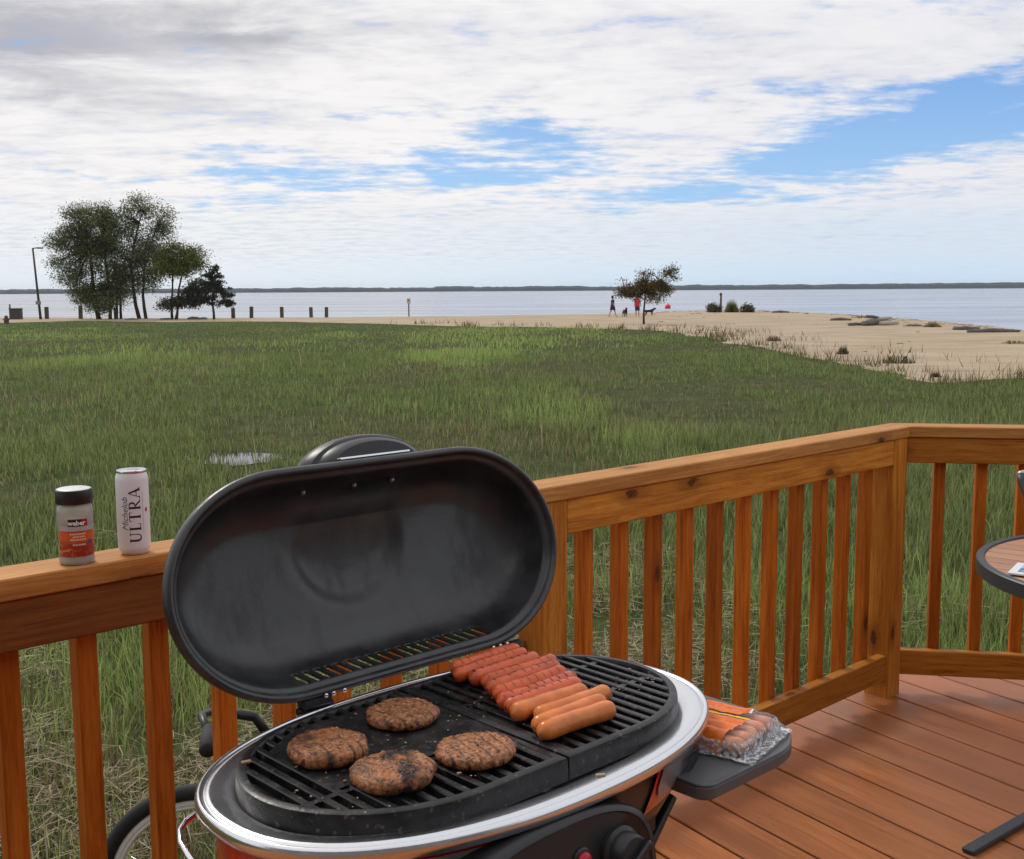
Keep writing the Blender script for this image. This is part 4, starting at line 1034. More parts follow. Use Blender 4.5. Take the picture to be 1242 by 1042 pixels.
for ch_ in 'ULTRA':
    w_, polys = LET[ch_]
    for P in polys: o_ = len(vs); vs += [Vector(((X+p[0])*hh*1.08, p[1]*hh, 0)) for p in P]; fs.append(tuple(range(o_, o_+len(P))))
    X += w_+.12
x1 = max(v.x for v in vs); vs = [Vector((v.x-x1/2, v.y-hh/2, 0)) for v in vs]
label_mesh('lettering', M_INK, CANP, .0293, vs, fs, .10, .075, 'up', can)
vs, fs, w_, h_ = text_mesh('Michelob', .0165, .35); label_mesh('script_lettering', mat('grey_ink', base=(.09, .1, .16), rough=.4), CANP, .0293, vs, fs, -.52, .078, 'up', can)
vs, fs = rectv(.005, .007); label_mesh('ribbon_mark', mat('red_ink', base=(.45, .01, .03), rough=.4), CANP, .0293, vs, fs, .88, .083, 'x', can)
vs, fs = rectv(.0006, .075); label_mesh('thin_line', mat('pale_ink', base=(.3, .3, .4), rough=.4), CANP, .0293, vs, fs, .62, .078, 'x', can)

JP = (-.772, 2.004); jar = empty('seasoning_jar', (*JP, .9702), 0, 'small seasoning jar with black cap and orange-red label standing on the railing', 'jar')
def jprof(k): return [(.001, .0), (.026*k, .0), (.0295*k, .003), (.030*k, .008), (.0292*k, .014), (.0292*k, .062), (.0305*k, .068), (.031*k, .095), (.029*k, .102), (.026*k, .107), (.026*k, .110)]
b = MB(); b.lathe(jprof(1), 56, cap=False)
def jar_fn(nt, b_):
    tr = nt.node('ShaderNodeBsdfTransparent'); tr.inputs[0].default_value = (.93, .93, .91, 1); gl = nt.node('ShaderNodeBsdfGlossy'); gl.inputs['Roughness'].default_value = .1
    df = nt.node('ShaderNodeBsdfDiffuse'); df.inputs[0].default_value = (.7, .69, .66, 1)
    fr = nt.node('ShaderNodeFresnel'); fr.inputs[0].default_value = 1.5
    m0 = nt.node('ShaderNodeMixShader'); m0.inputs[0].default_value = .5; nt.l.new(tr.outputs[0], m0.inputs[1]); nt.l.new(df.outputs[0], m0.inputs[2])
    mx = nt.node('ShaderNodeMixShader'); nt.put(mx.inputs[0], nt.math('MULTIPLY', fr.outputs[0], .9)); nt.l.new(m0.outputs[0], mx.inputs[1]); nt.l.new(gl.outputs[0], mx.inputs[2])
    nt.l.new(mx.outputs[0], nt.t.nodes['Material Output'].inputs[0])
b.build('glass_body', mat('clear_jar_plastic', jar_fn), jar, True, autos=60)
b = MB(); b.lathe([(.001, .002), (.025, .002), (.028, .005), (.0275, .06), (.0275, .078), (.001, .08)], 40, cap=False)
def pow_fn(nt, b_): nt.put(b_.inputs['Base Color'], nt.mix(nt.mapr(nt.noise(objc(nt), 320, 3), .4, .6), (.32, .2, .1), (.55, .42, .27)))
b.build('seasoning', mat('seasoning_powder', pow_fn, rough=.8), jar, True)
b = MB(); b.lathe([(.0305, .108), (.0315, .110), (.0315, .130), (.0305, .1325), (.029, .133)], 56); b.build('cap', M_BLACKPL, jar, True, autos=40)
b = MB(); b.lathe([(.0285, .1331), (.027, .1338), (.001, .1338)], 40, cap=False); b.build('cap_top', mat('white_cap_top', base=(.7, .71, .72), rough=.35), jar, True)
def jl_fn(nt, b_):
    z = nt.sep(objc(nt))[2]; n = nt.noise(nt.scale(objc(nt), (1, 1, 1.6)), 90, 4)
    c = nt.mix(nt.mapr(nt.math('ADD', nt.math('MULTIPLY', n, .02), z), .040, .060), (.33, .028, .012), (.62, .10, .02))
    nt.put(b_.inputs['Base Color'], nt.mix(nt.mapr(n, .55, .68), c, (.62, .22, .05)))
vs, fs = rectv(.078, .046); jb = label_mesh('label', mat('orange_red_label', jl_fn, rough=.4), JP, .0298, vs, fs, .12, .039, 'x', jar)
vs, fs = rectv(.07, .009); label_mesh('label_top_band', mat('grey_label', base=(.42, .42, .45), rough=.4), JP, .0312, vs, fs, .12, .0665, 'x', jb)
vs, fs = rectv(.024, .0125); label_mesh('logo_patch', mat('black_ink', base=(.01, .01, .012), rough=.4), JP, .0314, vs, fs, -.02, .0765, 'x', jb)
vs, fs = rectv(.011, .0128); label_mesh('logo_red_patch', mat('red_ink2', base=(.42, .01, .02), rough=.4), JP, .03142, vs, fs, .50, .0765, 'x', jb)
vs, fs, w_, h_ = text_mesh('weber', .0115, 0, .0004); label_mesh('logo_lettering', M_WINK, JP, .0316, vs, fs, .06, .0765, 'x', jb)
for k, (L, z, t) in enumerate(((.026, .0565, .1), (.018, .0515, .12), (.026, .0465, .1), (.014, .041, .05), (.02, .0375, .14))):
    seg = []; fs2 = []; x = -L/2; r3 = random.Random(k)
    while x < L/2:                     # unreadable lines of small print
        w3 = r3.uniform(.0012, .003); o_ = len(seg); seg += [Vector((x, -.0013, 0)), Vector((x+w3, -.0013, 0)), Vector((x+w3, .0013, 0)), Vector((x, .0013, 0))]; fs2.append((o_, o_+1, o_+2, o_+3)); x += w3+.0009
    if k < 3 or k == 4: label_mesh('small_print', mat('cream_ink', base=(.75, .6, .45), rough=.5), JP, .0300, seg, fs2, t, z, 'x', jb)
vs, fs = rectv(.009, .006); label_mesh('blue_mark', mat('blue_ink', base=(.05, .07, .12), rough=.5), JP, .0301, vs, fs, .85, .041, 'x', jb)

# ------------------------------------------------------------------ patio table, booklet, chair
TCX, TCY, TR, TZ = 1.70, 2.93, .462, .715
tab = empty('patio_table', (TCX, TCY, DZ), 0, 'round patio table with wood slat top and dark metal rim at the right edge', 'table')
z0 = TZ-DZ
b = MB(); SA = R(-40); n_ = 14; pw = 2*(TR-.022)/n_
for k in range(n_):
    y0 = -TR+.022+k*pw+.0015; y1 = y0+pw-.003; poly = [(-.6, y0), (.6, y0), (.6, y1), (-.6, y1)]
    C_ = [((TR-.020)*math.cos(2*math.pi*i/48), (TR-.020)*math.sin(2*math.pi*i/48)) for i in range(48)]
    for i in range(48):
        if len(poly) > 2: poly = clip(poly, C_[i], C_[(i+1) % 48])
    if len(poly) > 2: b.prism(poly, z0-.014, z0-.002)
b.build('tabletop', mat('pale_slat_wood', wood_fn((.42, .19, .10), (.55, .29, .17), (.64, .37, .23), knots=False, island=True)), tab, rot=(0, 0, SA))
b = MB(); b.loft([[(r_*math.cos(2*math.pi*i/72), r_*math.sin(2*math.pi*i/72), z) for i in range(72)] for r_, z in ((TR-.022, z0-.02), (TR-.022, z0), (TR-.019, z0+.003), (TR-.003, z0+.003), (TR, z0), (TR, z0-.034), (TR-.004, z0-.037), (TR-.022, z0-.037), (TR-.022, z0-.02))])
M_GMETAL = mat('charcoal_metal', base=(.05, .055, .065), rough=.45, metal=.3)
b.build('rim', M_GMETAL, tab, True, autos=40)
for a in (40, 130, 220, 310):
    c, s_ = math.cos(R(a)), math.sin(R(a)); b = MB(); b.tube([(c*.1, s_*.1, z0-.03), (c*.04, s_*.04, .4), (c*.04, s_*.04, .2), (c*.09, s_*.09, .012)], .014, 10); b.build('leg', M_GMETAL, tab, True)
b = MB(); p = Vector((1.149-TCX, 2.775-TCY)); q_ = Vector((1.149+.22*3.2-TCX, 2.775+.177*3.2-TCY)); d_ = q_-p
b.box(((p.x+q_.x)/2, (p.y+q_.y)/2, .008), (d_.length, .036, .014), Matrix.Rotation(math.atan2(d_.y, d_.x), 3, 'Z'), ch=.004); b.build('foot_bar', M_GMETAL, tab)
bk = empty('booklet', (1.345, 2.905, TZ+.002), R(-34), 'small white booklet with blue picture lying on the round table', 'booklet')
b = MB(); b.box((0.04, 0, .003), (.19, .13, .005), ch=.001); b.build('pages', mat('white_paper', base=(.72, .73, .75), rough=.6), bk)
b = MB(); b.add([(-.035, -.045, .0059), (.12, -.045, .0059), (.12, .045, .0059), (-.035, .045, .0059)], [(0, 1, 2, 3)]); b.build('cover_picture', mat('blue_print', lambda nt, b_: nt.put(b_.inputs['Base Color'], nt.mix(nt.mapr(nt.noise(objc(nt), 30, 3), .4, .6), (.08, .17, .42), (.45, .5, .55))), rough=.5), bk)
def sling_chair(x, y, rz, label):
    c = empty('patio_chair', (x, y, DZ), rz, label, 'chair'); ms = mat('grey_sling_fabric', lambda nt, b_: nt.put(b_.inputs['Base Color'], nt.mix(nt.mapr(nt.noise(nt.scale(objc(nt), (1, 1, 1)), 300, 2), .4, .6), (.045, .05, .06), (.10, .105, .12))), rough=.8)
    b = MB(); b.loft([[(sx, -.24, .41), (sx, .0, .395), (sx, .2, .40)] for sx in (-.23, .23)], closed=False); b.loft([[(sx, -.24, .404), (sx, .0, .389), (sx, .2, .394)] for sx in (-.23, .23)], closed=False); b.build('seat', ms, c)
    b = MB()
    for dd in (0, .006): b.loft([[(sx, .21+dd, .43), (sx, .30+dd, .62), (sx, .405+dd, .845)] for sx in (-.23, .23)], closed=False)
    b.build('backrest', ms, c)
    for sx in (-.245, .245):
        b = MB(); b.tube([(sx, .17, .38), (sx, .29, .6), (sx, .415, .86), (sx*.96, .42, .875)], .0125, 10); b.build('back_frame', M_GMETAL, c, True)
        b = MB(); b.tube([(sx, -.26, .0), (sx, -.25, .42), (sx, .0, .40), (sx, .2, .395)], .0125, 10); b.build('leg', M_GMETAL, c, True)
        b = MB(); b.tube([(sx, .2, .395), (sx, .15, .0)], .0125, 10); b.build('leg', M_GMETAL, c, True)
        b = MB(); b.tube([(sx*1.06, .30, .62), (sx*1.1, .0, .64), (sx*1.1, -.2, .62), (sx*1.04, -.25, .42)], [.013, .016, .016, .012], 10, sy=1.2); b.build('armrest', M_GMETAL, c, True)
    b = MB(); b.tube([(-.24, .42, .872), (.24, .42, .872)], .014, 10); b.build('top_rail', mat('light_grey_metal', base=(.4, .4, .42), rough=.4, metal=.5), c, True)
    return c
sling_chair(1.962, 3.215, R(40), 'grey sling patio chair behind the round table at the right edge')

# ------------------------------------------------------------------ bicycle parked beyond the railing
bx, by, bz = -.945, 3.33, GZ+.335
bike = empty('bicycle', (bx+.5, by, GZ), 0, 'bicycle with white rims and black tyres parked behind the railing', 'bicycle')
def P3(x, y, z): return (x-(bx+.5), y-by, z-GZ)
M_RUB = mat('rubber', base=(.02, .02, .02), rough=.8); M_WRIM = mat('white_painted_rim', base=(.8, .79, .76), rough=.3)
def ring(b, R_, r_, sy=1.0, c=(0, 0, 0), seg=72, ss=12):
    L = [[((R_+r_*math.cos(2*math.pi*j/ss))*math.cos(2*math.pi*i/seg), r_*sy*math.sin(2*math.pi*j/ss), (R_+r_*math.cos(2*math.pi*j/ss))*math.sin(2*math.pi*i/seg)) for j in range(ss)] for i in range(seg)]
    L.append(L[0]); b.loft([[Vector(p)+Vector(c) for p in l] for l in L])
for cx_ in (bx, bx+1.05):
    wr = empty('wheel', P3(cx_, by, bz), 0, parent=bike)
    b = MB(); ring(b, .312, .024); b.build('tyre', M_RUB, wr, True)
    b = MB(); ring(b, .279, .014, .9); ring(b, .268, .009, 1.3); b.build('rim', M_WRIM, wr, True)
    b = MB(); b.tube([(0, -.05, 0), (0, .05, 0)], .02, 12)
    for k in range(28):
        a = 2*math.pi*k/28; s_ = 1 if k % 2 else -1; b.tube([(.018*math.cos(a+.5*s_), .03*s_, .018*math.sin(a+.5*s_)), (.262*math.cos(a), 0, .262*math.sin(a))], .0011, 4)
    b.build('spokes', M_CHROME, wr, True)
M_BIKE = mat('bicycle_paint', base=(.03, .035, .045), rough=.25, coat=.5)
b = MB(); hx = bx+.21
for p_, q_ in (((hx, by, .02), (bx+.27, by, .0)), ):
    pass
b.tube([P3(hx, by, .12), P3(hx-.05, by, -.02)], .022, 12); b.tube([P3(hx-.01, by, .08), P3(bx+.63, by, .05)], .017, 12); b.tube([P3(hx-.04, by, -.01), P3(bx+.58, by, -.44)], .018, 12)
b.tube([P3(bx+.65, by, .13), P3(bx+.58, by, -.44)], .016, 12)
for s_ in (-.05, .05): b.tube([P3(bx+.58, by+s_*.6, -.44), P3(bx+1.05, by+s_, bz)], .009, 8); b.tube([P3(bx+.63, by+s_*.5, .03), P3(bx+1.05, by+s_, bz)], .008, 8)
b.build('frame', M_BIKE, bike, True)
b = MB()
for s_ in (-.05, .05): b.tube([P3(hx-.05, by+s_*.6, -.03), P3(bx+.06, by+s_, bz+.1), P3(bx, by+s_, bz)], .011, 8)
b.build('fork', M_BIKE, bike, True)
b = MB(); hx -= .14; b.tube([P3(hx+.14, by, .12), P3(hx+.10, by, .18), P3(hx-.01, by, .2)], .015, 10); b.tube([P3(hx+.03, by-.26, .23), P3(hx-.02, by-.14, .24), P3(hx-.01, by, .205), P3(hx-.02, by+.14, .24), P3(hx+.03, by+.26, .23)], .012, 12); hb = b.build('handlebar', M_STEELB, bike, True)
for s_ in (-1, 1):
    b = MB(); b.tube([P3(hx+.02, by+s_*.22, .228), P3(hx+.045, by+s_*.33, .213), P3(hx+.047, by+s_*.336, .2125)], [.019, .023, .016], 14); b.build('grip', M_RUB, hb, True)
    b = MB(); b.tube([P3(hx-.01, by+s_*.19, .235), P3(hx+.03, by+s_*.20, .215), P3(hx+.05, by+s_*.26, .205)], .005, 8); b.build('brake_lever', M_CHROME, hb, True)
b = MB(); b.loft([[P3(bx+.53+.02*k, by+y*(.02+.065*(k/8)**1.3), .15+.01*math.sin(k*.5)-abs(y)*.02) for y in (-1, -.7, 0, .7, 1)] for k in range(9+4)][:10], closed=False)
b.tube([P3(bx+.55, by, .14), P3(bx+.78, by, .145)], [.018, .05], 12, sy=1.4); b.build('saddle', M_RUB, bike, True)
b = MB(); b.tube([P3(bx+.58, by-.09, -.44), P3(bx+.58, by+.09, -.44)], .02, 12); b.tube([P3(bx+.58, by-.08, -.44), P3(bx+.70, by-.085, -.53)], .009, 8); b.tube([P3(bx+.58, by+.08, -.44), P3(bx+.46, by+.085, -.35)], .009, 8); b.box(P3(bx+.7, by-.12, -.53), (.09, .08, .02), ch=.004); b.box(P3(bx+.46, by+.12, -.35), (.09, .08, .02), ch=.004)
b.build('crankset', M_STEELB, bike, True, autos=40)

# ------------------------------------------------------------------ things on the beach
M_POST = mat('weathered_post_wood', lambda nt, b_: nt.put(b_.inputs['Base Color'], nt.mix(nt.noise(nt.scale(objc(nt), (8, 8, 2)), 3, 3), (.05, .04, .03), (.13, .10, .075))), rough=.9)
def ppost(px, py, h, lean, label):
    g = gd(px, py); b = MB(); w_ = .13
    b.loft([[(x*w_, y*w_, z) for x, y in ((-1, -1), (1, -1), (1, 1), (-1, 1))] for w_, z in ((.13, -.2), (.13, h-.03), (.10, h))], cap0=True, cap1=True)
    o = b.build('wooden_post', M_POST); o.location = g; o.rotation_euler = (0, lean, 0); tag(o, label, 'post', 'wooden posts along the shore'); return o
ppost(57, 387, 1.0, 0, 'wooden shore post just right of the tall lamp post')
ppost(98, 387, 1.1, .02, 'wooden shore post under the left side of the big willow')
ppost(141, 387, .9, -.02, 'wooden shore post between the willow trunks')
ppost(283, 386.5, .85, 0, 'wooden shore post just right of the dark layered tree')
ppost(305, 386, .95, .03, 'second wooden post to the right of the tree group')
ppost(342, 385.5, .9, 0, 'third wooden post to the right of the tree group, standing alone')
ppost(377.5, 385, .85, -.02, 'left post of the close pair near the middle of the shore')
ppost(396, 385, .85, .02, 'right post of the close pair near the middle of the shore')
g = gd(49.5, 387.5); lp = empty('lamp_post', g, 0, 'tall dark lamp post with short arm left of the willow trees', 'lamp post')
M_DKPOLE = mat('dark_pole', base=(.05, .04, .035), rough=.6)
b = MB(); b.tube([(0, 0, -.1), (-.18, 0, 2.9), (-.34, 0, 5.75)], [.11, .085, .07], 10); b.build('pole', M_DKPOLE, lp, True)
b = MB(); b.tube([(-.34, 0, 5.72), (.1, 0, 5.76)], .045, 8); b.build('arm', M_DKPOLE, lp, True)
b = MB(); b.box((.25, 0, 5.74), (.45, .22, .12), ch=.03); b.build('lamp_head', M_DKPOLE, lp)
b = MB(); b.box((-.09, -.1, 1.35), (.42, .06, .28), ch=.02); b.build('sign_plate', mat('grey_plate', base=(.2, .19, .18), rough=.6), lp)
g = gd(19, 387.5); tb = empty('trash_bin', g, 0, 'dark square trash bin at the far left edge of the beach', 'bin')
b = MB(); b.box((.05, 0, .42), (.85, .7, .84), ch=.04); b.build('bin_body', M_DKPOLE, tb); b = MB(); b.box((.05, 0, .88), (.9, .75, .07), ch=.02); b.build('bin_lid', M_DKPOLE, tb)
b = MB(); b.box((-.42, 0, .62), (.1, .1, 1.25), ch=.01); b.build('support_post', M_POST, tb)
g = gd(8, 393); b = MB(); b.lathe([(.16, 0), (.17, .3), (.13, .33), (.13, .5), (.08, .58), (.01, .6)], 14); b.tube([(-.22, 0, .33), (.22, 0, .33)], .06, 8); o = b.build('hydrant', mat('dull_brown_paint', base=(.09, .045, .035), rough=.6), smooth=True, autos=40); o.location = g; tag(o, 'small dark brown hydrant in the grass at the far left edge', 'hydrant')
g = gd(496, 384); sg = empty('sign_post', g, 0, 'thin post with small pale sign plate at the middle of the shore', 'sign')
b = MB(); b.box((0, 0, .7), (.1, .1, 1.5), ch=.01); b.build('post', M_POST, sg); b = MB(); b.box((0, -.06, 1.3), (.3, .03, .42), ch=.005); b.build('sign_plate', mat('pale_sign', base=(.45, .43, .4), rough=.6), sg)
b = MB(); b.add([(.07*math.cos(a)*1.2, -.079, 1.36+.07*math.sin(a)) for a in [i*math.pi/6 for i in range(12)]], [tuple(range(12))]); b.build('red_mark', mat('sign_red', base=(.3, .08, .06), rough=.6), sg)
# stones under the trees
def lump(name, m, c, s_, seed, label, cat, group=None, rough=.35, sub=3):
    import bmesh
    bm = bmesh.new(); bmesh.ops.create_icosphere(bm, subdivisions=sub, radius=1)
    for v in bm.verts: v.co *= 1+rough*mn.noise(v.co*1.4+Vector((seed, 0, 0)))+rough*.4*mn.noise(v.co*4+Vector((seed, 3, 0))); v.co = Vector((v.co.x*s_[0], v.co.y*s_[1], v.co.z*s_[2]))
    me = bpy.data.meshes.new(name); bm.to_mesh(me); bm.free(); me.materials.append(m); me.polygons.foreach_set('use_smooth', [True]*len(me.polygons))
    o = bpy.data.objects.new(name, me); COL.objects.link(o); o.location = c; return tag(o, label, cat, group)
M_ROCK = mat('dark_rock', lambda nt, b_: nt.put(b_.inputs['Base Color'], nt.mix(nt.noise(objc(nt), 4, 5), (.05, .045, .04), (.2, .18, .16))), rough=.9)
for i, (px, py, sx, sz, lab) in enumerate(((236, 387.5, .55, .22, 'low dark stone in front of the layered tree trunk, left of its pair'), (246, 387.5, .4, .18, 'low dark stone in front of the layered tree trunk, right of its pair'), (202, 387.8, .5, .14, 'flat dark stone below the rounded yellow-green tree'), (160, 388, .45, .14, 'flat dark stone beside the leaning willow trunks'))):
    lump('stone', M_ROCK, gd(px, py), (sx, .4, sz), i*3.3, lab, 'stone', 'stones under the tree group')
# buoy
g = gd(810, 374, -.85); by_ = empty('buoy', g, 0, 'bright red ball buoy floating on the water right of the autumn tree', 'buoy')
b = MB(); b.lathe([(.01, -.28)]+[(.36*math.cos(R(a)), .16+.36*math.sin(R(a))) for a in range(-75, 80, 15)]+[(.01, .52)], 24); b.build('float', mat('red_float', base=(.65, .03, .05), rough=.4), by_, True)
b = MB(); b.tube([(0, 0, .5), (0, 0, .62)], .04, 8); b.build('top_ring', mat('sign_red', base=(.3, .08, .06)), by_)
# bushes
def shrub(px, py, w_, h, cols, label, spiky=False, n=1500, name='shrub', D_=None):
    g = gd(px, py); g.z = GZ; u_ = g.y/FPX; rx = w_*u_/2; hz = h*u_
    root = empty(name, g, 0, label, 'shrub', 'bushes along the beach')
    if spiky:
        th = rng.random(n)*6.28; r0 = rx*rng.random(n)**.6; P = np.c_[r0*np.cos(th), r0*np.sin(th)*.7, np.zeros(n)]; hh = hz*(.45+.6*rng.random(n))*(1.12-.85*(r0/rx)**2); T = P+np.c_[rng.normal(0, .12, n)*hh, rng.normal(0, .12, n)*hh, hh]; W = np.c_[np.cos(th), np.sin(th), th*0]*.018
        V = np.stack([P-W, P+W, T], 1).reshape(-1, 3); F = np.arange(n*3).reshape(-1, 3); C = np.repeat(np.array(cols)[rng.integers(0, len(cols), n)]*(.6+.7*rng.random(n))[:, None], 3, 0); fast_mesh('foliage', V, F, 3, M_LEAF, C, root)
    else:
        nc = max(5, n//60); K = np.c_[rng.normal(0, rx*.45, nc), rng.normal(0, rx*.35, nc), hz*(.15+.65*rng.random(nc))]; P = K[rng.integers(0, nc, n)]+rng.normal(0, .1+hz*.08, (n, 3)); P[:, 2] = np.abs(P[:, 2])
        a = rng.normal(0, 1, (n, 3)); a /= np.linalg.norm(a, axis=1)[:, None]; b_ = np.cross(a, rng.normal(0, 1, (n, 3))); b_ /= np.linalg.norm(b_, axis=1)[:, None]; s_ = .11
        V = np.stack([P-a*s_*.4, P+b_*s_, P+a*s_*.4, P-b_*s_], 1).reshape(-1, 3); i = np.arange(n)[:, None]*4; C = np.repeat(np.array(cols)[rng.integers(0, len(cols), n)]*(.6+.7*rng.random(n))[:, None], 4, 0); fast_mesh('foliage', V, i+[0, 1, 2, 3], 4, M_LEAF, C, root)
    b = MB()
    for k in range(6): b.tube([(.1*math.cos(k), .1*math.sin(k), -.05), (rx*.5*math.cos(k*1.1), rx*.4*math.sin(k*1.1), hz*.6)], [.03, .01], 5)
    b.build('stems', M_BARK, root)
OL = [(.26, .26, .10), (.34, .31, .13), (.18, .19, .07)]; DK = [(.09, .09, .055), (.14, .13, .08), (.18, .14, .09)]
shrub(887.5, 379, 17, 16, OL, 'tall olive green reed clump on the sand, middle of three beside the thin post', True, 1500)
shrub(866, 379, 15, 9, DK, 'low dark brown bush left of the olive reed clump')
shrub(906, 379, 17, 8, DK, 'low dark grey-green bush right of the olive reed clump')
g = gd(874, 378.5); b = MB(); b.tube([(0, 0, -.1), (.02, 0, 1.65)], [.11, .09], 10); b.lathe([(.12, 1.55), (.13, 1.7), (.06, 1.8)], 10); o = b.build('wooden_post', M_POST, smooth=True); o.location = g; tag(o, 'thin dark upright post rising between the bushes on the right of the beach', 'post')
BR = [(.32, .24, .15), (.40, .30, .19), (.22, .17, .11)]
for px, py, w_, h, lab in ((1131, 397, 22, 8, 'tan dry grass tussock right of the driftwood pile'), (1230, 417, 30, 6, 'low brown grass clump at the right edge of the beach'), (1108, 396, 26, 4, 'flat brown tussock strip left of the tan tussock'), (1046, 386, 30, 5, 'low brown weed clump behind the driftwood'), (1088, 441, 44, 15, 'sparse green weeds at the marsh edge on the right'), (1022, 430, 14, 14, 'thin upright weeds near the middle of the marsh edge'), (938, 414, 20, 10, 'small weed clump beside the grass edge, nearest the bushes'), (1135, 458, 14, 9, 'dark small shrub where the marsh meets the sand')):
    shrub(px, py, w_, h, BR if 'green' not in lab and 'weeds' not in lab and 'dark small' not in lab else [(.10, .12, .05), (.17, .15, .08), (.24, .18, .1)], lab, True, 420 if 'tan' in lab else 130)
# driftwood
dw = empty('driftwood_pile', gd(1063, 395), .2, 'pile of dark and bleached driftwood logs on the right of the beach', 'driftwood')
for k, (x, y, z, L, a, tl, r_) in enumerate(((0, 0, .16, 1.9, .1, .05, .15), (.3, .3, .34, 1.5, -.2, .12, .11), (-.5, -.2, .12, 1.2, .5, 0, .12), (.6, -.3, .13, 1.1, -.5, .05, .12), (-.1, .2, .48, 1.1, .3, -.1, .08), (-1.2, .1, .08, 1.0, .05, 0, .08))):
    b = MB(); c, s_ = math.cos(a), math.sin(a); b.tube([(x-c*L/2, y-s_*L/2, z-tl*L/2), (x, y+.05, z+.03), (x+c*L/2, y+s_*L/2, z+tl*L/2)], [r_, r_*1.1, r_*.7], 9)
    b.build('log', mat('bleached_wood', base=(.42, .37, .3), rough=.9) if k in (1, 3) else M_ROCK, dw, True)
for px, py, L, a, lab in ((1205, 403.5, 2.6, .1, 'long dark log lying at the waterline on the far right'), (1172, 400.5, 1.3, -.1, 'short dark log at the waterline left of the long one'), (947, 379.5, 1.6, .1, 'small dark log on the sand right of the bushes'), (1020, 389, 1.4, .05, 'dark flat log on the sand left of the driftwood pile')):
    g = gd(px, py); b = MB(); b.tube([(-L/2, 0, .05), (0, .06, .10), (L/2, 0, .05)], [.10, .12, .07], 8); o = b.build('log', M_ROCK, smooth=True); o.location = g; o.rotation_euler = (0, 0, a); tag(o, lab, 'log', 'logs on the right shore')

# ------------------------------------------------------------------ people and dogs
def skinned(name, verts, edges, radii, m, loc, rz, sub=2, root=0):
    import bmesh
    bm = bmesh.new(); lay = bm.verts.layers.skin.verify(); vv = []
    for i, (p, r_) in enumerate(zip(verts, radii)):
        v = bm.verts.new(p); rr = r_ if hasattr(r_, '__len__') else (r_, r_); v[lay].radius = rr; v[lay].use_root = (i == root); vv.append(v)
    for a, b_ in edges: bm.edges.new((vv[a], vv[b_]))
    me = bpy.data.meshes.new(name); bm.to_mesh(me); bm.free(); me.materials.append(m)
    o = bpy.data.objects.new(name, me); COL.objects.link(o); o.location = loc; o.rotation_euler = (0, 0, rz)
    s_ = o.modifiers.new('skin', 'SKIN'); s_.use_smooth_shade = True; u_ = o.modifiers.new('sub', 'SUBSURF'); u_.levels = sub; u_.render_levels = sub
    return o
M_SKIN = mat('skin', base=(.42, .24, .17), rough=.6)
def person(loc, rz, h, step, arms, cols, label, dress=True):
    k = h/1.7
    fl, fr = step
    V = [(0, 0, .93), (0, .0, 1.12), (0, 0, 1.36), (0, -.01, 1.47), (0, -.02, 1.56), (0, -.03, 1.66),
         (-.10, 0, .90), (-.11, fl*.5-.03, .50), (-.11, fl, .09), (-.11, fl-.14, .03),
         (.10, 0, .90), (.11, fr*.5-.03, .50), (.11, fr, .09), (.11, fr-.14, .03),
         (-.19, 0, 1.38), (-.25, arms[0]*.4, 1.12), (-.26, arms[0]-.05, .90), (-.26, arms[0]-.08, .82),
         (.19, 0, 1.38), (.25, arms[1]*.4, 1.12), (.26, arms[1]-.05, .90), (.26, arms[1]-.08, .82)]
    E_ = [(0, 1), (1, 2), (2, 3), (3, 4), (4, 5), (0, 6), (6, 7), (7, 8), (8, 9), (0, 10), (10, 11), (11, 12), (12, 13), (2, 14), (14, 15), (15, 16), (16, 17), (2, 18), (18, 19), (19, 20), (20, 21)]
    Rr = [.13, .12, .14, .055, .075, .09, .095, .06, .038, .035, .095, .06, .038, .035, .055, .042, .03, .035, .055, .042, .03, .035]
    o = skinned('person', [tuple(c*k for c in v) for v in V], E_, [r_*k for r_ in Rr], M_SKIN, loc, rz)
    tag(o, label, 'person', 'people and dogs on the beach')
    b = MB(); nn = 20
    def el(z, rx, ry, oy=0): return [(rx*math.cos(2*math.pi*i/nn)*k, (ry*math.sin(2*math.pi*i/nn)+oy)*k, z*k) for i in range(nn)]
    if dress: b.loft([el(1.44, .12, .09), el(1.41, .20, .12), el(1.30, .21, .145), el(1.1, .17, .14), el(.95, .19, .165), el(.75, .23, .21), el(.58, .25, .24)], cap0=True)
    else: b.loft([el(1.44, .12, .09), el(1.41, .21, .12), el(1.30, .22, .15), el(1.1, .19, .155), el(.84, .21, .17)], cap0=True)
    b.build('dress' if dress else 'shirt', mat('cloth_'+cols[0], base=cols[1], rough=.85), o, True)
    if not dress:
        b = MB(); b.loft([el(.86, .19, .155), el(.72, .20, .17), el(.50, .19, .165)], cap0=True); b.build('shorts', mat('cloth_dark', base=(.03, .03, .05), rough=.85), o, True)
    for s_ in (-1, 1):
        b = MB(); b.tube([(s_*.17*k, 0, 1.39*k), (s_*.235*k, arms[0 if s_ < 0 else 1]*.3*k, 1.2*k)], [.075*k, .062*k], 10); b.build('sleeve', mat('cloth_'+cols[0]), o, True)
    b = MB(); b.lathe([(.01, 1.775*k), (.07*k, 1.75*k), (.105*k, 1.69*k), (.108*k, 1.62*k), (.09*k, 1.55*k), (.05*k, 1.5*k)], 16, c=(0, .015*k, 0)); b.build('hair', mat('dark_hair', base=(.02, .014, .01), rough=.7), o, True)
    return o
g = gd(743, 384.6); person(g, R(75), 1.62, (.30, -.26), (-.15, .12), ('navy', (.015, .015, .06)), 'person in a dark navy dress walking on the beach')
g = gd(773, 384.2); person(g, R(10), 1.66, (.03, -.04), (-.05, .03), ('red', (.55, .03, .06)), 'person in a red shirt standing under the autumn tree', False)
M_FUR = mat('black_fur', base=(.015, .013, .013), rough=.8)
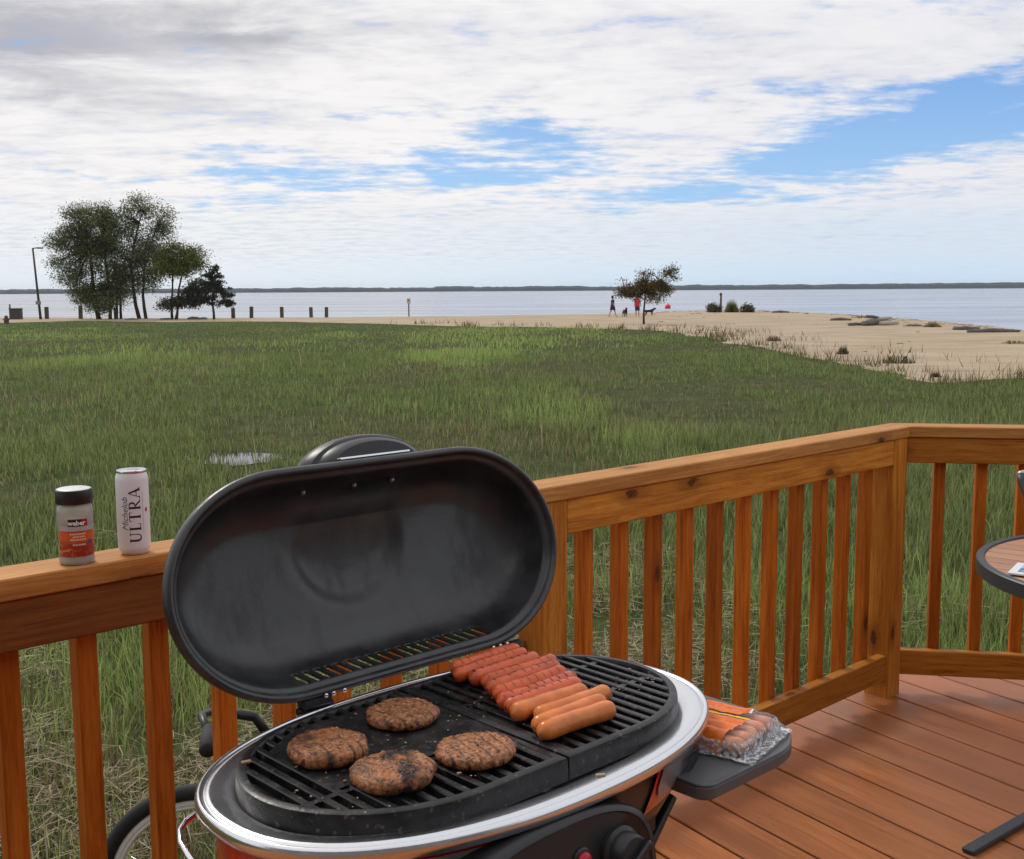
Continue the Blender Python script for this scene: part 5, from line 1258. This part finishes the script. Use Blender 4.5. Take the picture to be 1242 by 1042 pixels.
def dog(loc, rz, k, label):
    V = [(0, .28, .42), (0, .05, .41), (0, -.22, .44), (0, -.36, .56), (0, -.46, .62), (0, -.60, .59), (0, .42, .47), (0, .55, .60)]
    E_ = [(0, 1), (1, 2), (2, 3), (3, 4), (4, 5), (0, 6), (6, 7)]; Rr = [.11, .115, .14, .085, .08, .04, .03, .018]
    for s_ in (-1, 1):
        n_ = len(V); V += [(s_*.08, .30, .34), (s_*.085, .24, .24), (s_*.085, .34, .14), (s_*.085, .32, .02)]; E_ += [(0, n_), (n_, n_+1), (n_+1, n_+2), (n_+2, n_+3)]; Rr += [.07, .045, .026, .028]
        n_ = len(V); V += [(s_*.08, -.24, .32), (s_*.08, -.22, .16), (s_*.08, -.24, .02)]; E_ += [(2, n_), (n_, n_+1), (n_+1, n_+2)]; Rr += [.055, .032, .028]
        n_ = len(V); V += [(s_*.05, -.43, .71)]; E_ += [(4, n_)]; Rr += [.02]
    o = skinned('dog', [tuple(c*k for c in v) for v in V], E_, [r_*k for r_ in Rr], M_FUR, loc, rz, 2, 1); return tag(o, label, 'dog', 'people and dogs on the beach')
dog(gd(758, 384.5), R(8), 1.05, 'black dog standing head-on between the two people')
dog(gd(787.5, 383.2), R(95), .95, 'black dog standing side-on right of the autumn tree trunk')
# puddle of standing water in the marsh
g = gd(272, 556); b = MB(); b.add([((.62+.25*mn.noise(Vector((math.cos(a)*2, math.sin(a)*2, 3))))*math.cos(a)*1.0, (.55+.2*mn.noise(Vector((math.cos(a)*2, math.sin(a)*2, 7))))*math.sin(a), .012) for a in [i*math.pi/20 for i in range(40)]], [tuple(range(40))])
o = b.build('puddle', mat('still_water', base=(.02, .02, .018), rough=.04)); o.location = (PUD[0], PUD[1], GZ); tag(o, kind='structure')

# ------------------------------------------------------------------ haze
b = MB(); b.box((0, 1300, 8), (8200, 4000, 24.4)); hz = b.build('haze', [])
hm = bpy.data.materials.new('haze_air'); hm.use_nodes = True; hn = hm.node_tree; hn.nodes.remove(hn.nodes['Principled BSDF'])
pv = hn.nodes.new('ShaderNodeVolumePrincipled'); pv.inputs['Color'].default_value = (.75, .85, 1, 1); pv.inputs['Density'].default_value = .00009
hn.links.new(pv.outputs[0], hn.nodes['Material Output'].inputs['Volume']); hz.data.materials.append(hm); hz.data.materials[0] = hm
tag(hz, 'thin pale haze over the water and far shore', 'haze', kind='stuff')

# ------------------------------------------------------------------ unseen building added behind the viewer to darken faces turned towards it
added_house = empty('added_house', (0, -1.75, GZ), 0, 'unseen building wall with grey-brown siding, window and door, added behind the viewer for shade', 'added_house')
M_SID = mat('siding', base=(.20, .17, .15), rough=.7); M_TRIM = mat('white_trim', base=(.7, .7, .68), rough=.5)
b = MB()
for k in range(22): b.box((.5, -.1+.004*0, .09+k*.178), (11, .2-.0, .176), Matrix.Rotation(R(1.2), 3, 'X'))
b.build('wall', M_SID, added_house)
b = MB(); b.loft([[(-5.6, .35, 4.0), (6.6, .35, 4.0)], [(-5.6, -4.5, 6.2), (6.6, -4.5, 6.2)]], closed=False); b.loft([[(-5.6, .35, 3.85), (6.6, .35, 3.85)], [(-5.6, -4.5, 6.05), (6.6, -4.5, 6.05)]], closed=False); b.build('roof', mat('shingles', base=(.06, .055, .05), rough=.9), added_house)
for x0_, w_, z0_, h_, nm in ((-2.6, 1.5, 1.7, 1.3, 'window'), (3.4, 1.8, .75, 2.1, 'door')):
    b = MB()
    for q_ in (((x0_-w_/2-.05, .02, z0_+h_/2), (.1, .1, h_)), ((x0_+w_/2+.05, .02, z0_+h_/2), (.1, .1, h_)), ((x0_, .02, z0_-.05), (w_+.2, .1, .1)), ((x0_, .02, z0_+h_+.05), (w_+.2, .1, .1)), ((x0_, .02, z0_+h_/2), (.06, .08, h_-.01))): b.box(*q_)
    f_ = b.build(nm, M_TRIM, added_house); b = MB(); b.box((x0_, .012, z0_+h_/2), (w_, .02, h_)); b.build('pane', mat('dark_glass', base=(.02, .025, .03), rough=.05), f_)

# ------------------------------------------------------------------ twigs, pebbles and wrack on the sand; bits on the deck
r5 = random.Random(12); b = MB(); n5 = 0
SH = [p for p in SHORE if 12 < p[0] < 32]
while n5 < 230:
    p = r5.choice(SH); d = abs(r5.gauss(0, 1))*1.1+.25 if r5.random() < .8 else r5.uniform(0, 20)
    x, y = (p[0]-d*.9, p[1]-d*.45) if p[1] < 112 and p[0] > 20 else (p[0], p[1]-d)
    if not inpoly(np.array([x]), np.array([y]), BP)[0]: continue
    s5 = r5.uniform(.02, .08)*(1+y/90); b.box((x, y, GZ+.02), (s5*r5.uniform(1, 4.5), s5*.6, s5*.35), Matrix.Rotation(r5.gauss(.1, .7), 3, 'Z'), ch=s5*.08); n5 += 1
tag(b.build('beach_debris', mat('wrack', lambda nt, b_: nt.put(b_.inputs['Base Color'], nt.mix(isl(nt), (.05, .035, .02), (.24, .18, .11))), rough=.9)), 'small dark twigs, pebbles and dried weed scattered on the sand near the waterline', 'debris', kind='stuff')
